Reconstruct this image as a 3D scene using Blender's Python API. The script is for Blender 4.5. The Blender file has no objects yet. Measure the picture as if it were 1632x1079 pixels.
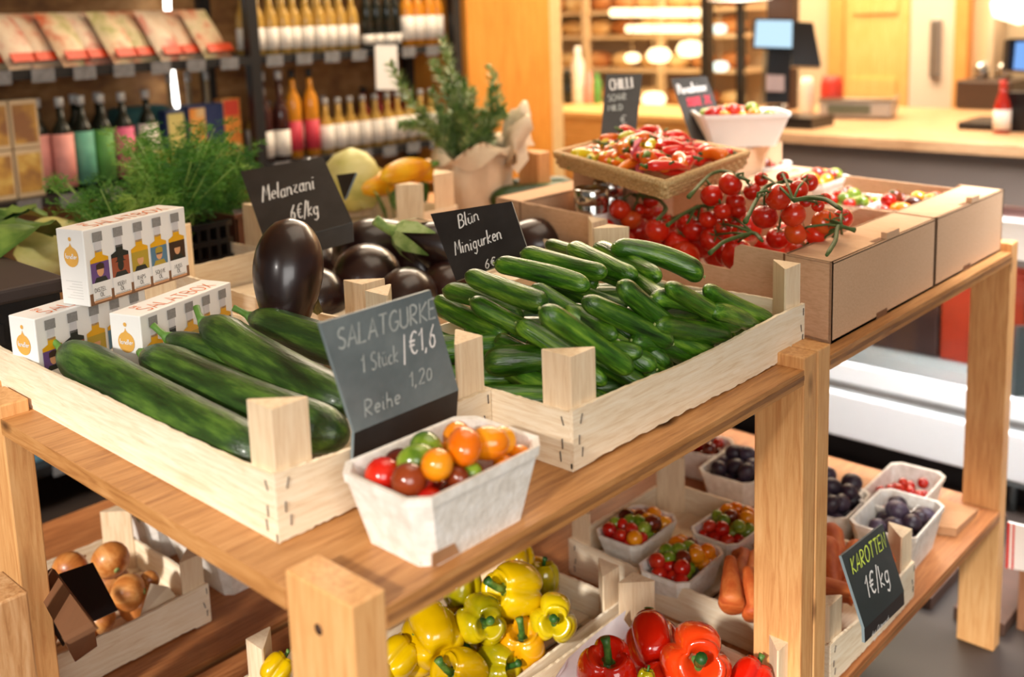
import bpy, bmesh, math, random
import numpy as np
from mathutils import Vector, Matrix, Euler, Quaternion
PI = math.pi
sc = bpy.context.scene
C = sc.collection
S = 0.55            # metres per working unit (camera height above the table top)
ZT = 1.75           # height of the table top above the floor, in working units

# ------------------------------------------------------------------ camera
FPX = 1650.6; PX, PY = 812.7, 297.9
R3 = np.array([[0.67931975, -0.14173002, 0.72002589], [-0.73308862, -0.08660483, 0.67459668], [-0.03325288, -0.98610963, -0.16273304]])
cam_d = bpy.data.cameras.new('camera'); cam = bpy.data.objects.new('camera', cam_d); C.objects.link(cam)
cam_d.sensor_width = 36; cam_d.lens = FPX / 1632 * 36
cam_d.shift_x = (816 - PX) / 1632; cam_d.shift_y = -(539.5 - PY) / 1632
M = Matrix(((R3[0, 0], -R3[0, 1], -R3[0, 2], 0), (R3[1, 0], -R3[1, 1], -R3[1, 2], 0), (R3[2, 0], -R3[2, 1], -R3[2, 2], (1 + ZT) * S), (0, 0, 0, 1)))
cam.matrix_world = M
cam_d.dof.use_dof = True; cam_d.dof.focus_distance = 2.78 * S; cam_d.dof.aperture_fstop = 2.6
cam_d.clip_start = 0.02
sc.camera = cam

# ------------------------------------------------------------------ world, lights, exposure
w = bpy.data.worlds.new('world'); sc.world = w; w.use_nodes = True
w.node_tree.nodes['Background'].inputs[0].default_value = (1.0, 0.93, 0.84, 1)
w.node_tree.nodes['Background'].inputs[1].default_value = 0.17
def area(name, loc, target, sx, sy, power, col, spread=180):
    l = bpy.data.lights.new(name, 'AREA'); l.shape = 'RECTANGLE'; l.size = sx; l.size_y = sy; l.energy = power; l.color = col; l.spread = math.radians(spread)
    o = bpy.data.objects.new(name, l); C.objects.link(o)
    loc = Vector((loc[0] * S, loc[1] * S, (loc[2] + ZT) * S)); tg = Vector((target[0] * S, target[1] * S, (target[2] + ZT) * S))
    o.location = loc; o.rotation_euler = (tg - loc).to_track_quat('-Z', 'Y').to_euler(); return o
sun = bpy.data.lights.new('sun', 'SUN'); sun.energy = 3.7; sun.angle = math.radians(5); sun.color = (1.0, 0.94, 0.87)
so = bpy.data.objects.new('sun', sun); C.objects.link(so)
so.rotation_euler = Vector((0.86, 0.22, -0.47)).to_track_quat('-Z', 'Y').to_euler()
area('window_light', (-1.6, -3.0, 2.0), (2.4, 1.6, 0), 2.2, 1.4, 58, (1.0, 0.97, 0.93))
area('shop_lamp_counter', (8.8, 5.0, 3.4), (8.8, 5.0, 0), 1.8, 2.4, 150, (1.0, 0.80, 0.55))
area('shop_lamp_aisle', (4.6, 4.3, 3.6), (5.0, 5.9, 0.2), 2.0, 0.8, 17, (1.0, 0.80, 0.58))
area('shop_lamp_table', (3.4, 2.0, 3.8), (3.4, 2.2, 0), 1.8, 1.2, 14, (1.0, 0.86, 0.68))
area('freezer_fill', (5.3, 0.9, 2.6), (6.0, 2.2, -1.4), 1.2, 1.2, 46, (0.95, 0.97, 1.0), 75)  # added fill light, no real fixture: brightens the freezer front
area('rim_backlight', (5.2, 5.4, 2.6), (2.4, 2.0, 0.1), 1.2, .6, 34, (1.0, 0.84, 0.64))  # backlight added for warm rim highlights on cucumbers and eggplants
sc.view_settings.view_transform = 'Standard'; sc.view_settings.look = 'None'; sc.view_settings.gamma = 1
sc.view_settings.use_curve_mapping = False; sc.view_settings.exposure = 0.22

# ------------------------------------------------------------------ pixel -> place helpers (surveying only)
CAM = Vector((0, 0, 1))
def ray(px, py):
    v = R3 @ np.array([px - PX, py - PY, FPX]); return Vector(v)
def at(px, py, z=0.0):
    v = ray(px, py); return CAM + v * ((z - 1) / v.z)
def atY(px, py, Y):
    v = ray(px, py); return CAM + v * (Y / v.y)
def atX(px, py, X):
    v = ray(px, py); return CAM + v * (X / v.x)
def atd(px, py, d):
    return CAM + ray(px, py) * (d / FPX)
def depth(P):
    return float(np.dot(R3[:, 2], np.array([P[0], P[1], P[2] - 1])))
def scrx(P):
    q = R3.T @ np.array([P[0], P[1], P[2] - 1]); return PX + FPX * q[0] / q[2], PY + FPX * q[1] / q[2]

# ------------------------------------------------------------------ materials
def srgb(c):
    return tuple((x / 12.92 if x <= 0.04045 else ((x + 0.055) / 1.055) ** 2.4) for x in [v / 255 for v in c]) + (1,)
MATS = {}
def base_mat(name, rough=0.5, coat=0.0, metal=0.0, spec=0.5, trans=0.0, sss=0.0):
    m = bpy.data.materials.new(name); m.use_nodes = True; MATS[name] = m
    b = m.node_tree.nodes['Principled BSDF']
    b.inputs['Roughness'].default_value = rough; b.inputs['Coat Weight'].default_value = coat; b.inputs['Coat Roughness'].default_value = 0.12
    b.inputs['Metallic'].default_value = metal; b.inputs['Specular IOR Level'].default_value = spec
    b.inputs['Transmission Weight'].default_value = trans
    if sss: b.inputs['Subsurface Weight'].default_value = sss; b.inputs['Subsurface Scale'].default_value = 0.005
    return m, b, m.node_tree
def plain(name, col, **k):
    """flat colour with a little mottling"""
    var = k.pop('var', 0.06); sc_ = k.pop('scale', 30)
    m, b, nt = base_mat(name, **k); N = nt.nodes; L = nt.links
    tc = N.new('ShaderNodeTexCoord'); n = N.new('ShaderNodeTexNoise'); n.inputs['Scale'].default_value = sc_; n.inputs['Detail'].default_value = 3
    mx = N.new('ShaderNodeMix'); mx.data_type = 'RGBA'
    a = srgb(col); lo = tuple(max(0, x * (1 - var * 2)) for x in a[:3]) + (1,); hi = tuple(min(1, x * (1 + var * 2)) for x in a[:3]) + (1,)
    mx.inputs[6].default_value = lo; mx.inputs[7].default_value = hi
    L.new(tc.outputs['Object'], n.inputs['Vector']); L.new(n.outputs['Fac'], mx.inputs[0]); L.new(mx.outputs[2], b.inputs['Base Color'])
    return m
def mix3(name, cols, axis_scale, noise_scale, detail=4, stops=(0.35, 0.5, 0.65), bump=0.0, bump_scale=None, rnd=0.0, coords='Object', **k):
    """three colour noise ramp, stretched by axis_scale"""
    m, b, nt = base_mat(name, **k); N = nt.nodes; L = nt.links
    tc = N.new('ShaderNodeTexCoord'); mp = N.new('ShaderNodeMapping'); mp.inputs['Scale'].default_value = axis_scale
    n = N.new('ShaderNodeTexNoise'); n.inputs['Scale'].default_value = noise_scale; n.inputs['Detail'].default_value = detail; n.inputs['Roughness'].default_value = 0.6
    r = N.new('ShaderNodeValToRGB'); e = r.color_ramp.elements
    e[0].position = stops[0]; e[0].color = srgb(cols[0]); e[1].position = stops[-1]; e[1].color = srgb(cols[-1])
    if len(cols) == 3:
        x = e.new(stops[1]); x.color = srgb(cols[1])
    L.new(tc.outputs[coords], mp.inputs['Vector'])
    oi = N.new('ShaderNodeObjectInfo'); ad = N.new('ShaderNodeVectorMath'); ad.operation = 'ADD'
    cm = N.new('ShaderNodeMath'); cm.operation = 'MULTIPLY'; cm.inputs[1].default_value = 37.0
    L.new(oi.outputs['Random'], cm.inputs[0]); L.new(mp.outputs[0], ad.inputs[0]); L.new(cm.outputs[0], ad.inputs[1])
    L.new(ad.outputs[0], n.inputs['Vector']); L.new(n.outputs['Fac'], r.inputs[0])
    src = r.outputs[0]
    if rnd:
        hs = N.new('ShaderNodeHueSaturation'); mr = N.new('ShaderNodeMapRange'); mr.inputs[3].default_value = 1 - rnd; mr.inputs[4].default_value = 1 + rnd
        L.new(oi.outputs['Random'], mr.inputs[0]); L.new(mr.outputs[0], hs.inputs['Value']); L.new(src, hs.inputs['Color']); src = hs.outputs[0]
    L.new(src, b.inputs['Base Color'])
    if bump:
        bp = N.new('ShaderNodeBump'); bp.inputs['Strength'].default_value = bump; bp.inputs['Distance'].default_value = 0.002
        n2 = N.new('ShaderNodeTexNoise'); n2.inputs['Scale'].default_value = bump_scale or noise_scale; n2.inputs['Detail'].default_value = 3
        L.new(ad.outputs[0], n2.inputs['Vector']); L.new(n2.outputs['Fac'], bp.inputs['Height']); L.new(bp.outputs[0], b.inputs['Normal'])
    return m
def emis(name, col, s):
    m, b, nt = base_mat(name); b.inputs['Base Color'].default_value = (0, 0, 0, 1)
    b.inputs['Emission Color'].default_value = srgb(col); b.inputs['Emission Strength'].default_value = s; return m

def wood(name, cols, axis, scale=9, stretch=14, knots=True, rough=0.5, bump=0.12):
    """pine: growth streaks along axis 'x','y','z' with a few knots"""
    m, b, nt = base_mat(name, rough=rough, coat=0.05); N = nt.nodes; L = nt.links
    tc = N.new('ShaderNodeTexCoord'); mp = N.new('ShaderNodeMapping')
    sc_ = [stretch] * 3; sc_['xyz'.index(axis)] = 1.0; mp.inputs['Scale'].default_value = sc_
    n = N.new('ShaderNodeTexNoise'); n.inputs['Scale'].default_value = scale; n.inputs['Detail'].default_value = 5; n.inputs['Roughness'].default_value = 0.65; n.inputs['Distortion'].default_value = 0.6
    n2 = N.new('ShaderNodeTexNoise'); n2.inputs['Scale'].default_value = 3.0; n2.inputs['Detail'].default_value = 2
    r = N.new('ShaderNodeValToRGB'); e = r.color_ramp.elements
    e[0].position = 0.3; e[0].color = srgb(cols[0]); e[1].position = 0.72; e[1].color = srgb(cols[2]); x = e.new(0.5); x.color = srgb(cols[1])
    mixf = N.new('ShaderNodeMath'); mixf.operation = 'MULTIPLY_ADD'; mixf.inputs[1].default_value = 0.35; 
    L.new(tc.outputs['Object'], mp.inputs[0]); L.new(mp.outputs[0], n.inputs['Vector']); L.new(tc.outputs['Object'], n2.inputs['Vector'])
    sub = N.new('ShaderNodeMath'); sub.operation = 'SUBTRACT'; sub.inputs[1].default_value = 0.5
    L.new(n2.outputs['Fac'], sub.inputs[0]); L.new(sub.outputs[0], mixf.inputs[0]); L.new(n.outputs['Fac'], mixf.inputs[2]); L.new(mixf.outputs[0], r.inputs[0])
    src = r.outputs[0]
    if knots:
        v = N.new('ShaderNodeTexVoronoi'); v.inputs['Scale'].default_value = 9.0
        mp2 = N.new('ShaderNodeMapping'); s2 = [1.0] * 3; s2['xyz'.index(axis)] = 0.42; mp2.inputs['Scale'].default_value = s2
        L.new(tc.outputs['Object'], mp2.inputs[0]); L.new(mp2.outputs[0], v.inputs['Vector'])
        kr = N.new('ShaderNodeValToRGB'); kr.color_ramp.elements[0].position = 0.03; kr.color_ramp.elements[0].color = (1, 1, 1, 1); kr.color_ramp.elements[1].position = 0.10; kr.color_ramp.elements[1].color = (0, 0, 0, 1)
        L.new(v.outputs['Distance'], kr.inputs[0])
        mx = N.new('ShaderNodeMix'); mx.data_type = 'RGBA'; mx.inputs[7].default_value = srgb([int(c * 0.7) for c in cols[0]])
        L.new(kr.outputs[0], mx.inputs[0]); L.new(src, mx.inputs[6]); src = mx.outputs[2]
    L.new(src, b.inputs['Base Color'])
    bp = N.new('ShaderNodeBump'); bp.inputs['Strength'].default_value = bump; bp.inputs['Distance'].default_value = 0.001
    L.new(n.outputs['Fac'], bp.inputs['Height']); L.new(bp.outputs[0], b.inputs['Normal'])
    return m

PINE = [(152, 98, 50), (184, 128, 72), (204, 150, 94)]
pine_x = wood('pine_along_x', PINE, 'x'); pine_y = wood('pine_along_y', PINE, 'y'); pine_z = wood('pine_along_z', [(196, 134, 78), (216, 160, 100), (228, 178, 120)], 'z')
lowpine = wood('lower_shelf_pine_shaded', [(136, 80, 40), (164, 102, 56), (184, 124, 74)], 'x')  # table pine in darker tones: shade under the tops is in the colour
POP = [(222, 196, 160), (238, 220, 190), (246, 233, 210)]
pop_x = wood('poplar_x', POP, 'x', scale=14, knots=False, rough=0.75, bump=0.35); pop_y = wood('poplar_y', POP, 'y', scale=14, knots=False, rough=0.75, bump=0.35)
pop_z = wood('poplar_z', [(216, 184, 144), (232, 206, 170), (240, 219, 186)], 'z', scale=12, knots=False, rough=0.75, bump=0.3)
card = wood('cardboard', [(198, 156, 120), (210, 170, 134), (218, 180, 145)], 'y', scale=30, stretch=10, knots=False, rough=0.85, bump=0.15)
card_dark = plain('cardboard_dark', (120, 80, 50), rough=0.85)
staple = plain('staple_steel', (95, 85, 80), rough=0.5, metal=0.5)
slate = mix3('chalkboard', [(30, 28, 28), (38, 36, 36), (50, 47, 47)], (1, 1, 1), 14, rough=0.42, stops=(0.3, 0.5, 0.75))
slate_grey = mix3('chalkboard_smudged', [(88, 98, 100), (104, 114, 116), (122, 132, 132)], (1, 1, 1), 12, rough=0.38, stops=(0.3, 0.5, 0.75))
slate_edge = plain('board_edge', (120, 135, 140), rough=0.3)
chalk = plain('chalk_white', (232, 230, 226), rough=0.9, var=0.1, scale=200)
chalk_dim = plain('chalk_faded', (168, 174, 170), rough=0.9, var=0.15, scale=200)
chalk_red = plain('chalk_red', (205, 70, 85), rough=0.9)
chalk_yel = plain('chalk_yellow', (205, 225, 90), rough=0.9)
pulp = mix3('paper_pulp', [(222, 214, 202), (234, 227, 216), (242, 237, 229)], (1, 1, 1), 60, rough=0.95, bump=0.5, bump_scale=160)
white_card = plain('white_card', (238, 236, 232), rough=0.45, var=0.01)
white_fridge = plain('white_enamel', (222, 226, 228), rough=0.3, var=0.01)
black_steel = plain('black_steel', (26, 25, 26), rough=0.45)
black_plastic = plain('black_plastic', (22, 20, 22), rough=0.3)
brown_plastic = plain('brown_plastic', (84, 48, 34), rough=0.32)
mini_g = mix3('mini_cucumber_skin', [(20, 50, 6), (54, 102, 14), (122, 162, 44)], (5, 30, 30), 2.6, stops=(0.30, 0.5, 0.74), rough=0.36, coat=0.22, bump=0.9, bump_scale=7, rnd=0.25)
sal_g = mix3('salad_cucumber_skin', [(20, 38, 12), (40, 68, 22), (92, 126, 44)], (4, 26, 26), 2.2, stops=(0.32, 0.5, 0.76), rough=0.42, coat=0.1, bump=0.7, bump_scale=8, rnd=0.12)
stem_g = plain('green_stem', (86, 128, 48), rough=0.6, var=0.15)
tip_g = plain('pale_tip', (150, 165, 95), rough=0.7, var=0.2)
egg_m = mix3('eggplant_skin', [(26, 12, 12), (40, 19, 17), (58, 30, 24)], (1, 1, 1), 6, rough=0.3, coat=0.3)
calyx_g = mix3('calyx_green', [(96, 130, 60), (140, 168, 92), (176, 196, 130)], (1, 1, 1), 25, rough=0.6)
dry_leaf = mix3('dry_calyx', [(110, 96, 50), (148, 140, 80), (96, 110, 50)], (1, 1, 1), 25, rough=0.7)
tom_red = mix3('tomato_red', [(178, 18, 6), (204, 32, 10), (218, 56, 18)], (1, 1, 1), 5, rough=0.2, coat=0.3, rnd=0.1)
tom_or = mix3('tomato_vine_orange', [(206, 60, 16), (216, 84, 24), (222, 112, 40)], (1, 1, 1), 5, rough=0.2, coat=0.3)
vine_g = plain('tomato_vine', (70, 92, 40), rough=0.7, var=0.2, scale=80)
c_red = mix3('cherry_red', [(160, 14, 8), (190, 26, 14), (206, 56, 30)], (1, 1, 1), 12, rough=0.18, coat=0.35, rnd=0.15)
c_dark = mix3('cherry_dark', [(64, 18, 10), (98, 30, 14), (130, 52, 20)], (1, 1, 1), 14, rough=0.18, coat=0.35, rnd=0.15)
c_orange = mix3('cherry_orange', [(226, 108, 6), (240, 142, 12), (246, 164, 28)], (1, 1, 1), 12, rough=0.18, coat=0.35, rnd=0.08)
c_green = mix3('cherry_green', [(78, 112, 22), (124, 150, 40), (160, 176, 66)], (1, 3, 3), 12, rough=0.2, coat=0.35, rnd=0.15)
pep_yel = mix3('pepper_yellow', [(178, 138, 0), (208, 168, 2), (222, 186, 8)], (1, 1, 1), 4, rough=0.16, coat=0.5, rnd=0.06)
pep_yg = mix3('pepper_yellow_green', [(122, 118, 6), (170, 152, 8), (208, 182, 12)], (1, 1, 1), 5, rough=0.16, coat=0.5, rnd=0.06)
pep_ora = mix3('pepper_amber', [(190, 112, 0), (208, 136, 4), (220, 158, 10)], (1, 1, 1), 5, rough=0.16, coat=0.5)
pep_red = mix3('pepper_red', [(190, 16, 4), (212, 30, 8), (222, 60, 22)], (1, 1, 1), 4, rough=0.14, coat=0.5, rnd=0.06)
pep_rdo = mix3('pepper_orange_red', [(216, 48, 10), (226, 68, 20), (232, 92, 40)], (1, 1, 1), 4, rough=0.14, coat=0.5)
pstem = mix3('pepper_stem', [(26, 66, 20), (48, 94, 30), (110, 140, 60)], (1, 1, 1), 20, rough=0.5)
onion_m = mix3('onion_skin', [(150, 78, 30), (194, 122, 58), (222, 162, 96)], (9, 9, 1), 3, rough=0.4, coat=0.1, rnd=0.15, bump=0.3)
carrot_m = mix3('carrot_skin', [(184, 78, 28), (206, 98, 40), (220, 124, 60)], (14, 2, 2), 8, rough=0.6, bump=0.5, rnd=0.1)
plum_m = mix3('plum_skin', [(32, 20, 30), (52, 36, 50), (100, 90, 112)], (1, 1, 1), 6, stops=(0.35, 0.5, 0.78), rough=0.45, rnd=0.2)
squash_m = mix3('squash_yellow', [(216, 140, 6), (232, 168, 14), (240, 190, 40)], (1, 6, 6), 4, rough=0.35)
pumpkin_m = mix3('pumpkin_orange', [(206, 100, 24), (222, 124, 36), (232, 160, 60)], (1, 1, 5), 6, rough=0.4)
cabbage_m = mix3('cabbage_leaf', [(168, 166, 84), (200, 194, 116), (216, 210, 146)], (1, 1, 2), 6, rough=0.5, bump=0.6)
chard_m = mix3('dark_leaf', [(30, 66, 20), (62, 100, 34), (112, 140, 60)], (1, 1, 1), 8, rough=0.5, bump=0.6)
dill_m = mix3('dill_green', [(48, 98, 28), (92, 148, 46), (156, 190, 84)], (1, 1, 1), 6, rough=0.6, rnd=0.1)
dillstem_m = plain('dill_stem', (140, 172, 78), rough=0.5)
rose_m = mix3('rosemary_needle', [(72, 108, 50), (128, 160, 88), (190, 204, 150)], (1, 1, 1), 30, rough=0.6)
rstem_m = plain('rosemary_stem', (150, 140, 100), rough=0.7)
kraft = mix3('kraft_paper', [(198, 174, 142), (216, 194, 164), (228, 210, 182)], (1, 1, 1), 5, rough=0.8, bump=0.2)
kraft_brown = mix3('kraft_brown', [(150, 104, 66), (170, 124, 84), (184, 138, 98)], (1, 1, 1), 8, rough=0.85, bump=0.2)
tissue = mix3('printed_tissue', [(228, 220, 226), (236, 230, 232), (244, 240, 238)], (1, 1, 1), 6, rough=0.6)
wick = mix3('wicker_straw', [(176, 134, 82), (204, 166, 112), (222, 190, 140)], (30, 30, 60), 5, rough=0.7, bump=0.5)
chilli_red = mix3('chilli_red', [(206, 22, 18), (226, 36, 28), (234, 66, 48)], (1, 1, 1), 8, rough=0.2, coat=0.4, rnd=0.15)
chilli_or = mix3('chilli_orange', [(222, 92, 10), (234, 116, 20), (240, 140, 40)], (1, 1, 1), 8, rough=0.2, coat=0.4)
chilli_yel = mix3('chilli_yellow', [(206, 180, 10), (224, 200, 30), (190, 190, 40)], (1, 1, 1), 8, rough=0.2, coat=0.4)
chilli_pink = plain('gingham_ribbon', (232, 110, 130), rough=0.6, var=0.25, scale=120)
steel = plain('polished_steel', (190, 188, 184), rough=0.15, metal=1.0)
steel_grey = plain('brushed_steel', (150, 150, 148), rough=0.35, metal=0.8)
soil = plain('potting_soil', (46, 32, 24), rough=0.95, var=0.2)

# ------------------------------------------------------------------ mesh builder
class MB:
    def __init__(s): s.v = []; s.f = []; s.mi = []; s.sm = []
    def add(s, vs, fs, mi=0, smooth=False):
        o = len(s.v); s.v += [tuple(v) for v in vs]
        for f in fs: s.f.append(tuple(i + o for i in f)); s.mi.append(mi); s.sm.append(smooth)
    def box(s, c, d, mi=0, rot=None, taper=1.0, bev=0.0):
        hx, hy, hz = d[0] / 2, d[1] / 2, d[2] / 2
        if bev > 0:
            bm = bmesh.new(); bmesh.ops.create_cube(bm, size=1)
            for v in bm.verts: v.co = Vector((v.co.x * d[0], v.co.y * d[1], v.co.z * d[2]))
            bmesh.ops.bevel(bm, geom=bm.edges[:], offset=bev, segments=2, affect='EDGES', profile=0.5)
            vs = [v.co.copy() for v in bm.verts]; bm.verts.index_update(); fs = [[v.index for v in f.verts] for f in bm.faces]; bm.free()
        else:
            vs = [Vector((sx * hx * (taper if sz < 0 else 1), sy * hy * (taper if sz < 0 else 1), sz * hz)) for sz in (-1, 1) for sy in (-1, 1) for sx in (-1, 1)]
            fs = [(0, 2, 3, 1), (4, 5, 7, 6), (0, 1, 5, 4), (2, 6, 7, 3), (0, 4, 6, 2), (1, 3, 7, 5)]
        if rot is not None: vs = [rot @ v for v in vs]
        c = Vector(c); s.add([v + c for v in vs], fs, mi); return s
    def b2(s, lo, hi, mi=0, bev=0.0):
        return s.box([(a + b) / 2 for a, b in zip(lo, hi)], [b - a for a, b in zip(lo, hi)], mi, bev=bev)
    def prism(s, poly, z0, z1, mi=0, axis='z'):
        n = len(poly); vs = []
        for z in (z0, z1):
            for p in poly: vs.append((p[0], p[1], z) if axis == 'z' else ((z, p[0], p[1]) if axis == 'x' else (p[0], z, p[1])))
        fs = [tuple(reversed(range(n))), tuple(range(n, 2 * n))] + [(i, (i + 1) % n, n + (i + 1) % n, n + i) for i in range(n)]
        s.add(vs, fs, mi); return s
    def tube(s, pts, rad, mi=0, seg=8, caps=True, flat=1.0):
        pts = [Vector(p) for p in pts]; n = len(pts)
        if not hasattr(rad, '__len__'): rad = [rad] * n
        vs = []; up = None
        for i, p in enumerate(pts):
            t = (pts[min(i + 1, n - 1)] - pts[max(i - 1, 0)])
            t = t.normalized() if t.length > 1e-9 else Vector((0, 0, 1))
            if up is None: up = t.orthogonal().normalized()
            up = (up - t * up.dot(t)); up = up.normalized() if up.length > 1e-6 else t.orthogonal().normalized()
            b = t.cross(up)
            for k in range(seg):
                a = 2 * PI * k / seg; vs.append(p + (up * math.cos(a) * flat + b * math.sin(a)) * rad[i])
        fs = [(i * seg + k, i * seg + (k + 1) % seg, (i + 1) * seg + (k + 1) % seg, (i + 1) * seg + k) for i in range(n - 1) for k in range(seg)]
        if caps: fs += [tuple(reversed(range(seg))), tuple((n - 1) * seg + k for k in range(seg))]
        s.add(vs, fs, mi, True); return s
    def lathe(s, prof, seg=20, mi=0, c=(0, 0, 0), fn=None, smooth=True):
        """prof: (r, z) list along local z; fn(vec, angle, i) may deform"""
        vs = []
        for i, (r, z) in enumerate(prof):
            for k in range(seg):
                a = 2 * PI * k / seg; v = Vector((r * math.cos(a), r * math.sin(a), z))
                if fn: v = fn(v, a, i)
                vs.append(v + Vector(c))
        n = len(prof)
        fs = [(i * seg + k, i * seg + (k + 1) % seg, (i + 1) * seg + (k + 1) % seg, (i + 1) * seg + k) for i in range(n - 1) for k in range(seg)]
        fs += [tuple(reversed(range(seg))), tuple((n - 1) * seg + k for k in range(seg))]
        s.add(vs, fs, mi, smooth); return s
    def quad(s, a, b, c, d, mi=0): s.add([a, b, c, d], [(0, 1, 2, 3)], mi); return s
    def slab(s, a, b, c, d, th, mi=0, mi_side=None):
        """plate from four corners, thickness th behind"""
        a, b, c, d = map(Vector, (a, b, c, d)); n = (b - a).cross(d - a).normalized() * th
        vs = [a, b, c, d, a - n, b - n, c - n, d - n]
        s.add(vs, [(0, 1, 2, 3)], mi); s.add(vs, [(7, 6, 5, 4)], mi)
        s.add(vs, [(0, 4, 5, 1), (1, 5, 6, 2), (2, 6, 7, 3), (3, 7, 4, 0)], mi if mi_side is None else mi_side); return s
    def xf(s, mat):
        s.v = [tuple(mat @ Vector(v)) for v in s.v]; return s
    def mesh(s, name, mats):
        me = bpy.data.meshes.new(name); me.from_pydata(s.v, [], s.f)
        for m in (mats if isinstance(mats, (list, tuple)) else [mats]): me.materials.append(m)
        me.polygons.foreach_set('material_index', s.mi); me.polygons.foreach_set('use_smooth', s.sm); me.update()
        bm = bmesh.new(); bm.from_mesh(me); bmesh.ops.recalc_face_normals(bm, faces=bm.faces); bm.to_mesh(me); bm.free()
        return me
THINGS = []
def obj(name, mb, mats, parent=None, loc=(0, 0, 0), rot=None):
    me = mb.mesh(name, mats) if isinstance(mb, MB) else mb
    o = bpy.data.objects.new(name, me); C.objects.link(o); o.location = loc
    if rot is not None: o.rotation_euler = rot
    if parent is not None: o.parent = parent
    return o
def thing(name, label, cat, loc=(0, 0, 0), rz=0, group=None):
    o = bpy.data.objects.new(name, None); C.objects.link(o); o.location = loc; o.rotation_euler = (0, 0, rz); o.empty_display_size = 0.02
    return tag(o, label, cat, group)
def tag(o, label, cat, group=None, kind=None):
    o['label'] = label; o['category'] = cat
    if group: o['group'] = group
    if kind: o['kind'] = kind
    THINGS.append(o); return o
def struct(name, mb, mats):
    o = obj(name, mb, mats); o['kind'] = 'structure'; return o
def local(root, mb):
    """world-unit vertices -> vertices local to root (translation + z rotation)"""
    m = (Matrix.Translation(root.location) @ Matrix.Rotation(root.rotation_euler.z, 4, 'Z')).inverted(); return mb.xf(m)
def dup(root, loc, rot=None, scale=None, label=None, group=None):
    r = root.copy(); C.objects.link(r); r.location = loc
    if rot is not None:
        r.rotation_mode = 'XYZ'; r.rotation_euler = rot if isinstance(rot, (tuple, Euler)) else rot.to_euler()
    if scale is not None: r.scale = (scale,) * 3 if not hasattr(scale, '__len__') else scale
    for ch in root.children:
        c = ch.copy(); C.objects.link(c); c.parent = r
        for g in ch.children:
            d = g.copy(); C.objects.link(d); d.parent = c
    if label: r['label'] = label
    if group: r['group'] = group
    THINGS.append(r); return r
# a proto is built once; 'place' hands out the proto itself first, then copies
class Proto:
    def __init__(s, make): s.make = make; s.o = None
    def place(s, loc, rot, scale, label, cat, group):
        if s.o is None:
            s.o = s.make(); o = s.o; o.location = loc
            o.rotation_euler = rot if isinstance(rot, (tuple, Euler)) else rot.to_euler()
            o.scale = (scale,) * 3 if not hasattr(scale, '__len__') else scale
            tag(o, label, cat, group); return o
        return dup(s.o, loc, rot, scale, label, group)
ORD = ['leftmost', 'second from left', 'third from left', 'fourth from left', 'fifth from left', 'sixth from left', 'seventh from left', 'eighth from left', 'ninth from left', 'tenth from left', 'eleventh from left', 'twelfth from left', 'thirteenth from left', 'fourteenth from left', 'fifteenth from left', 'sixteenth from left', 'seventeenth from left', 'eighteenth from left', 'nineteenth from left', 'twentieth from left']

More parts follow.
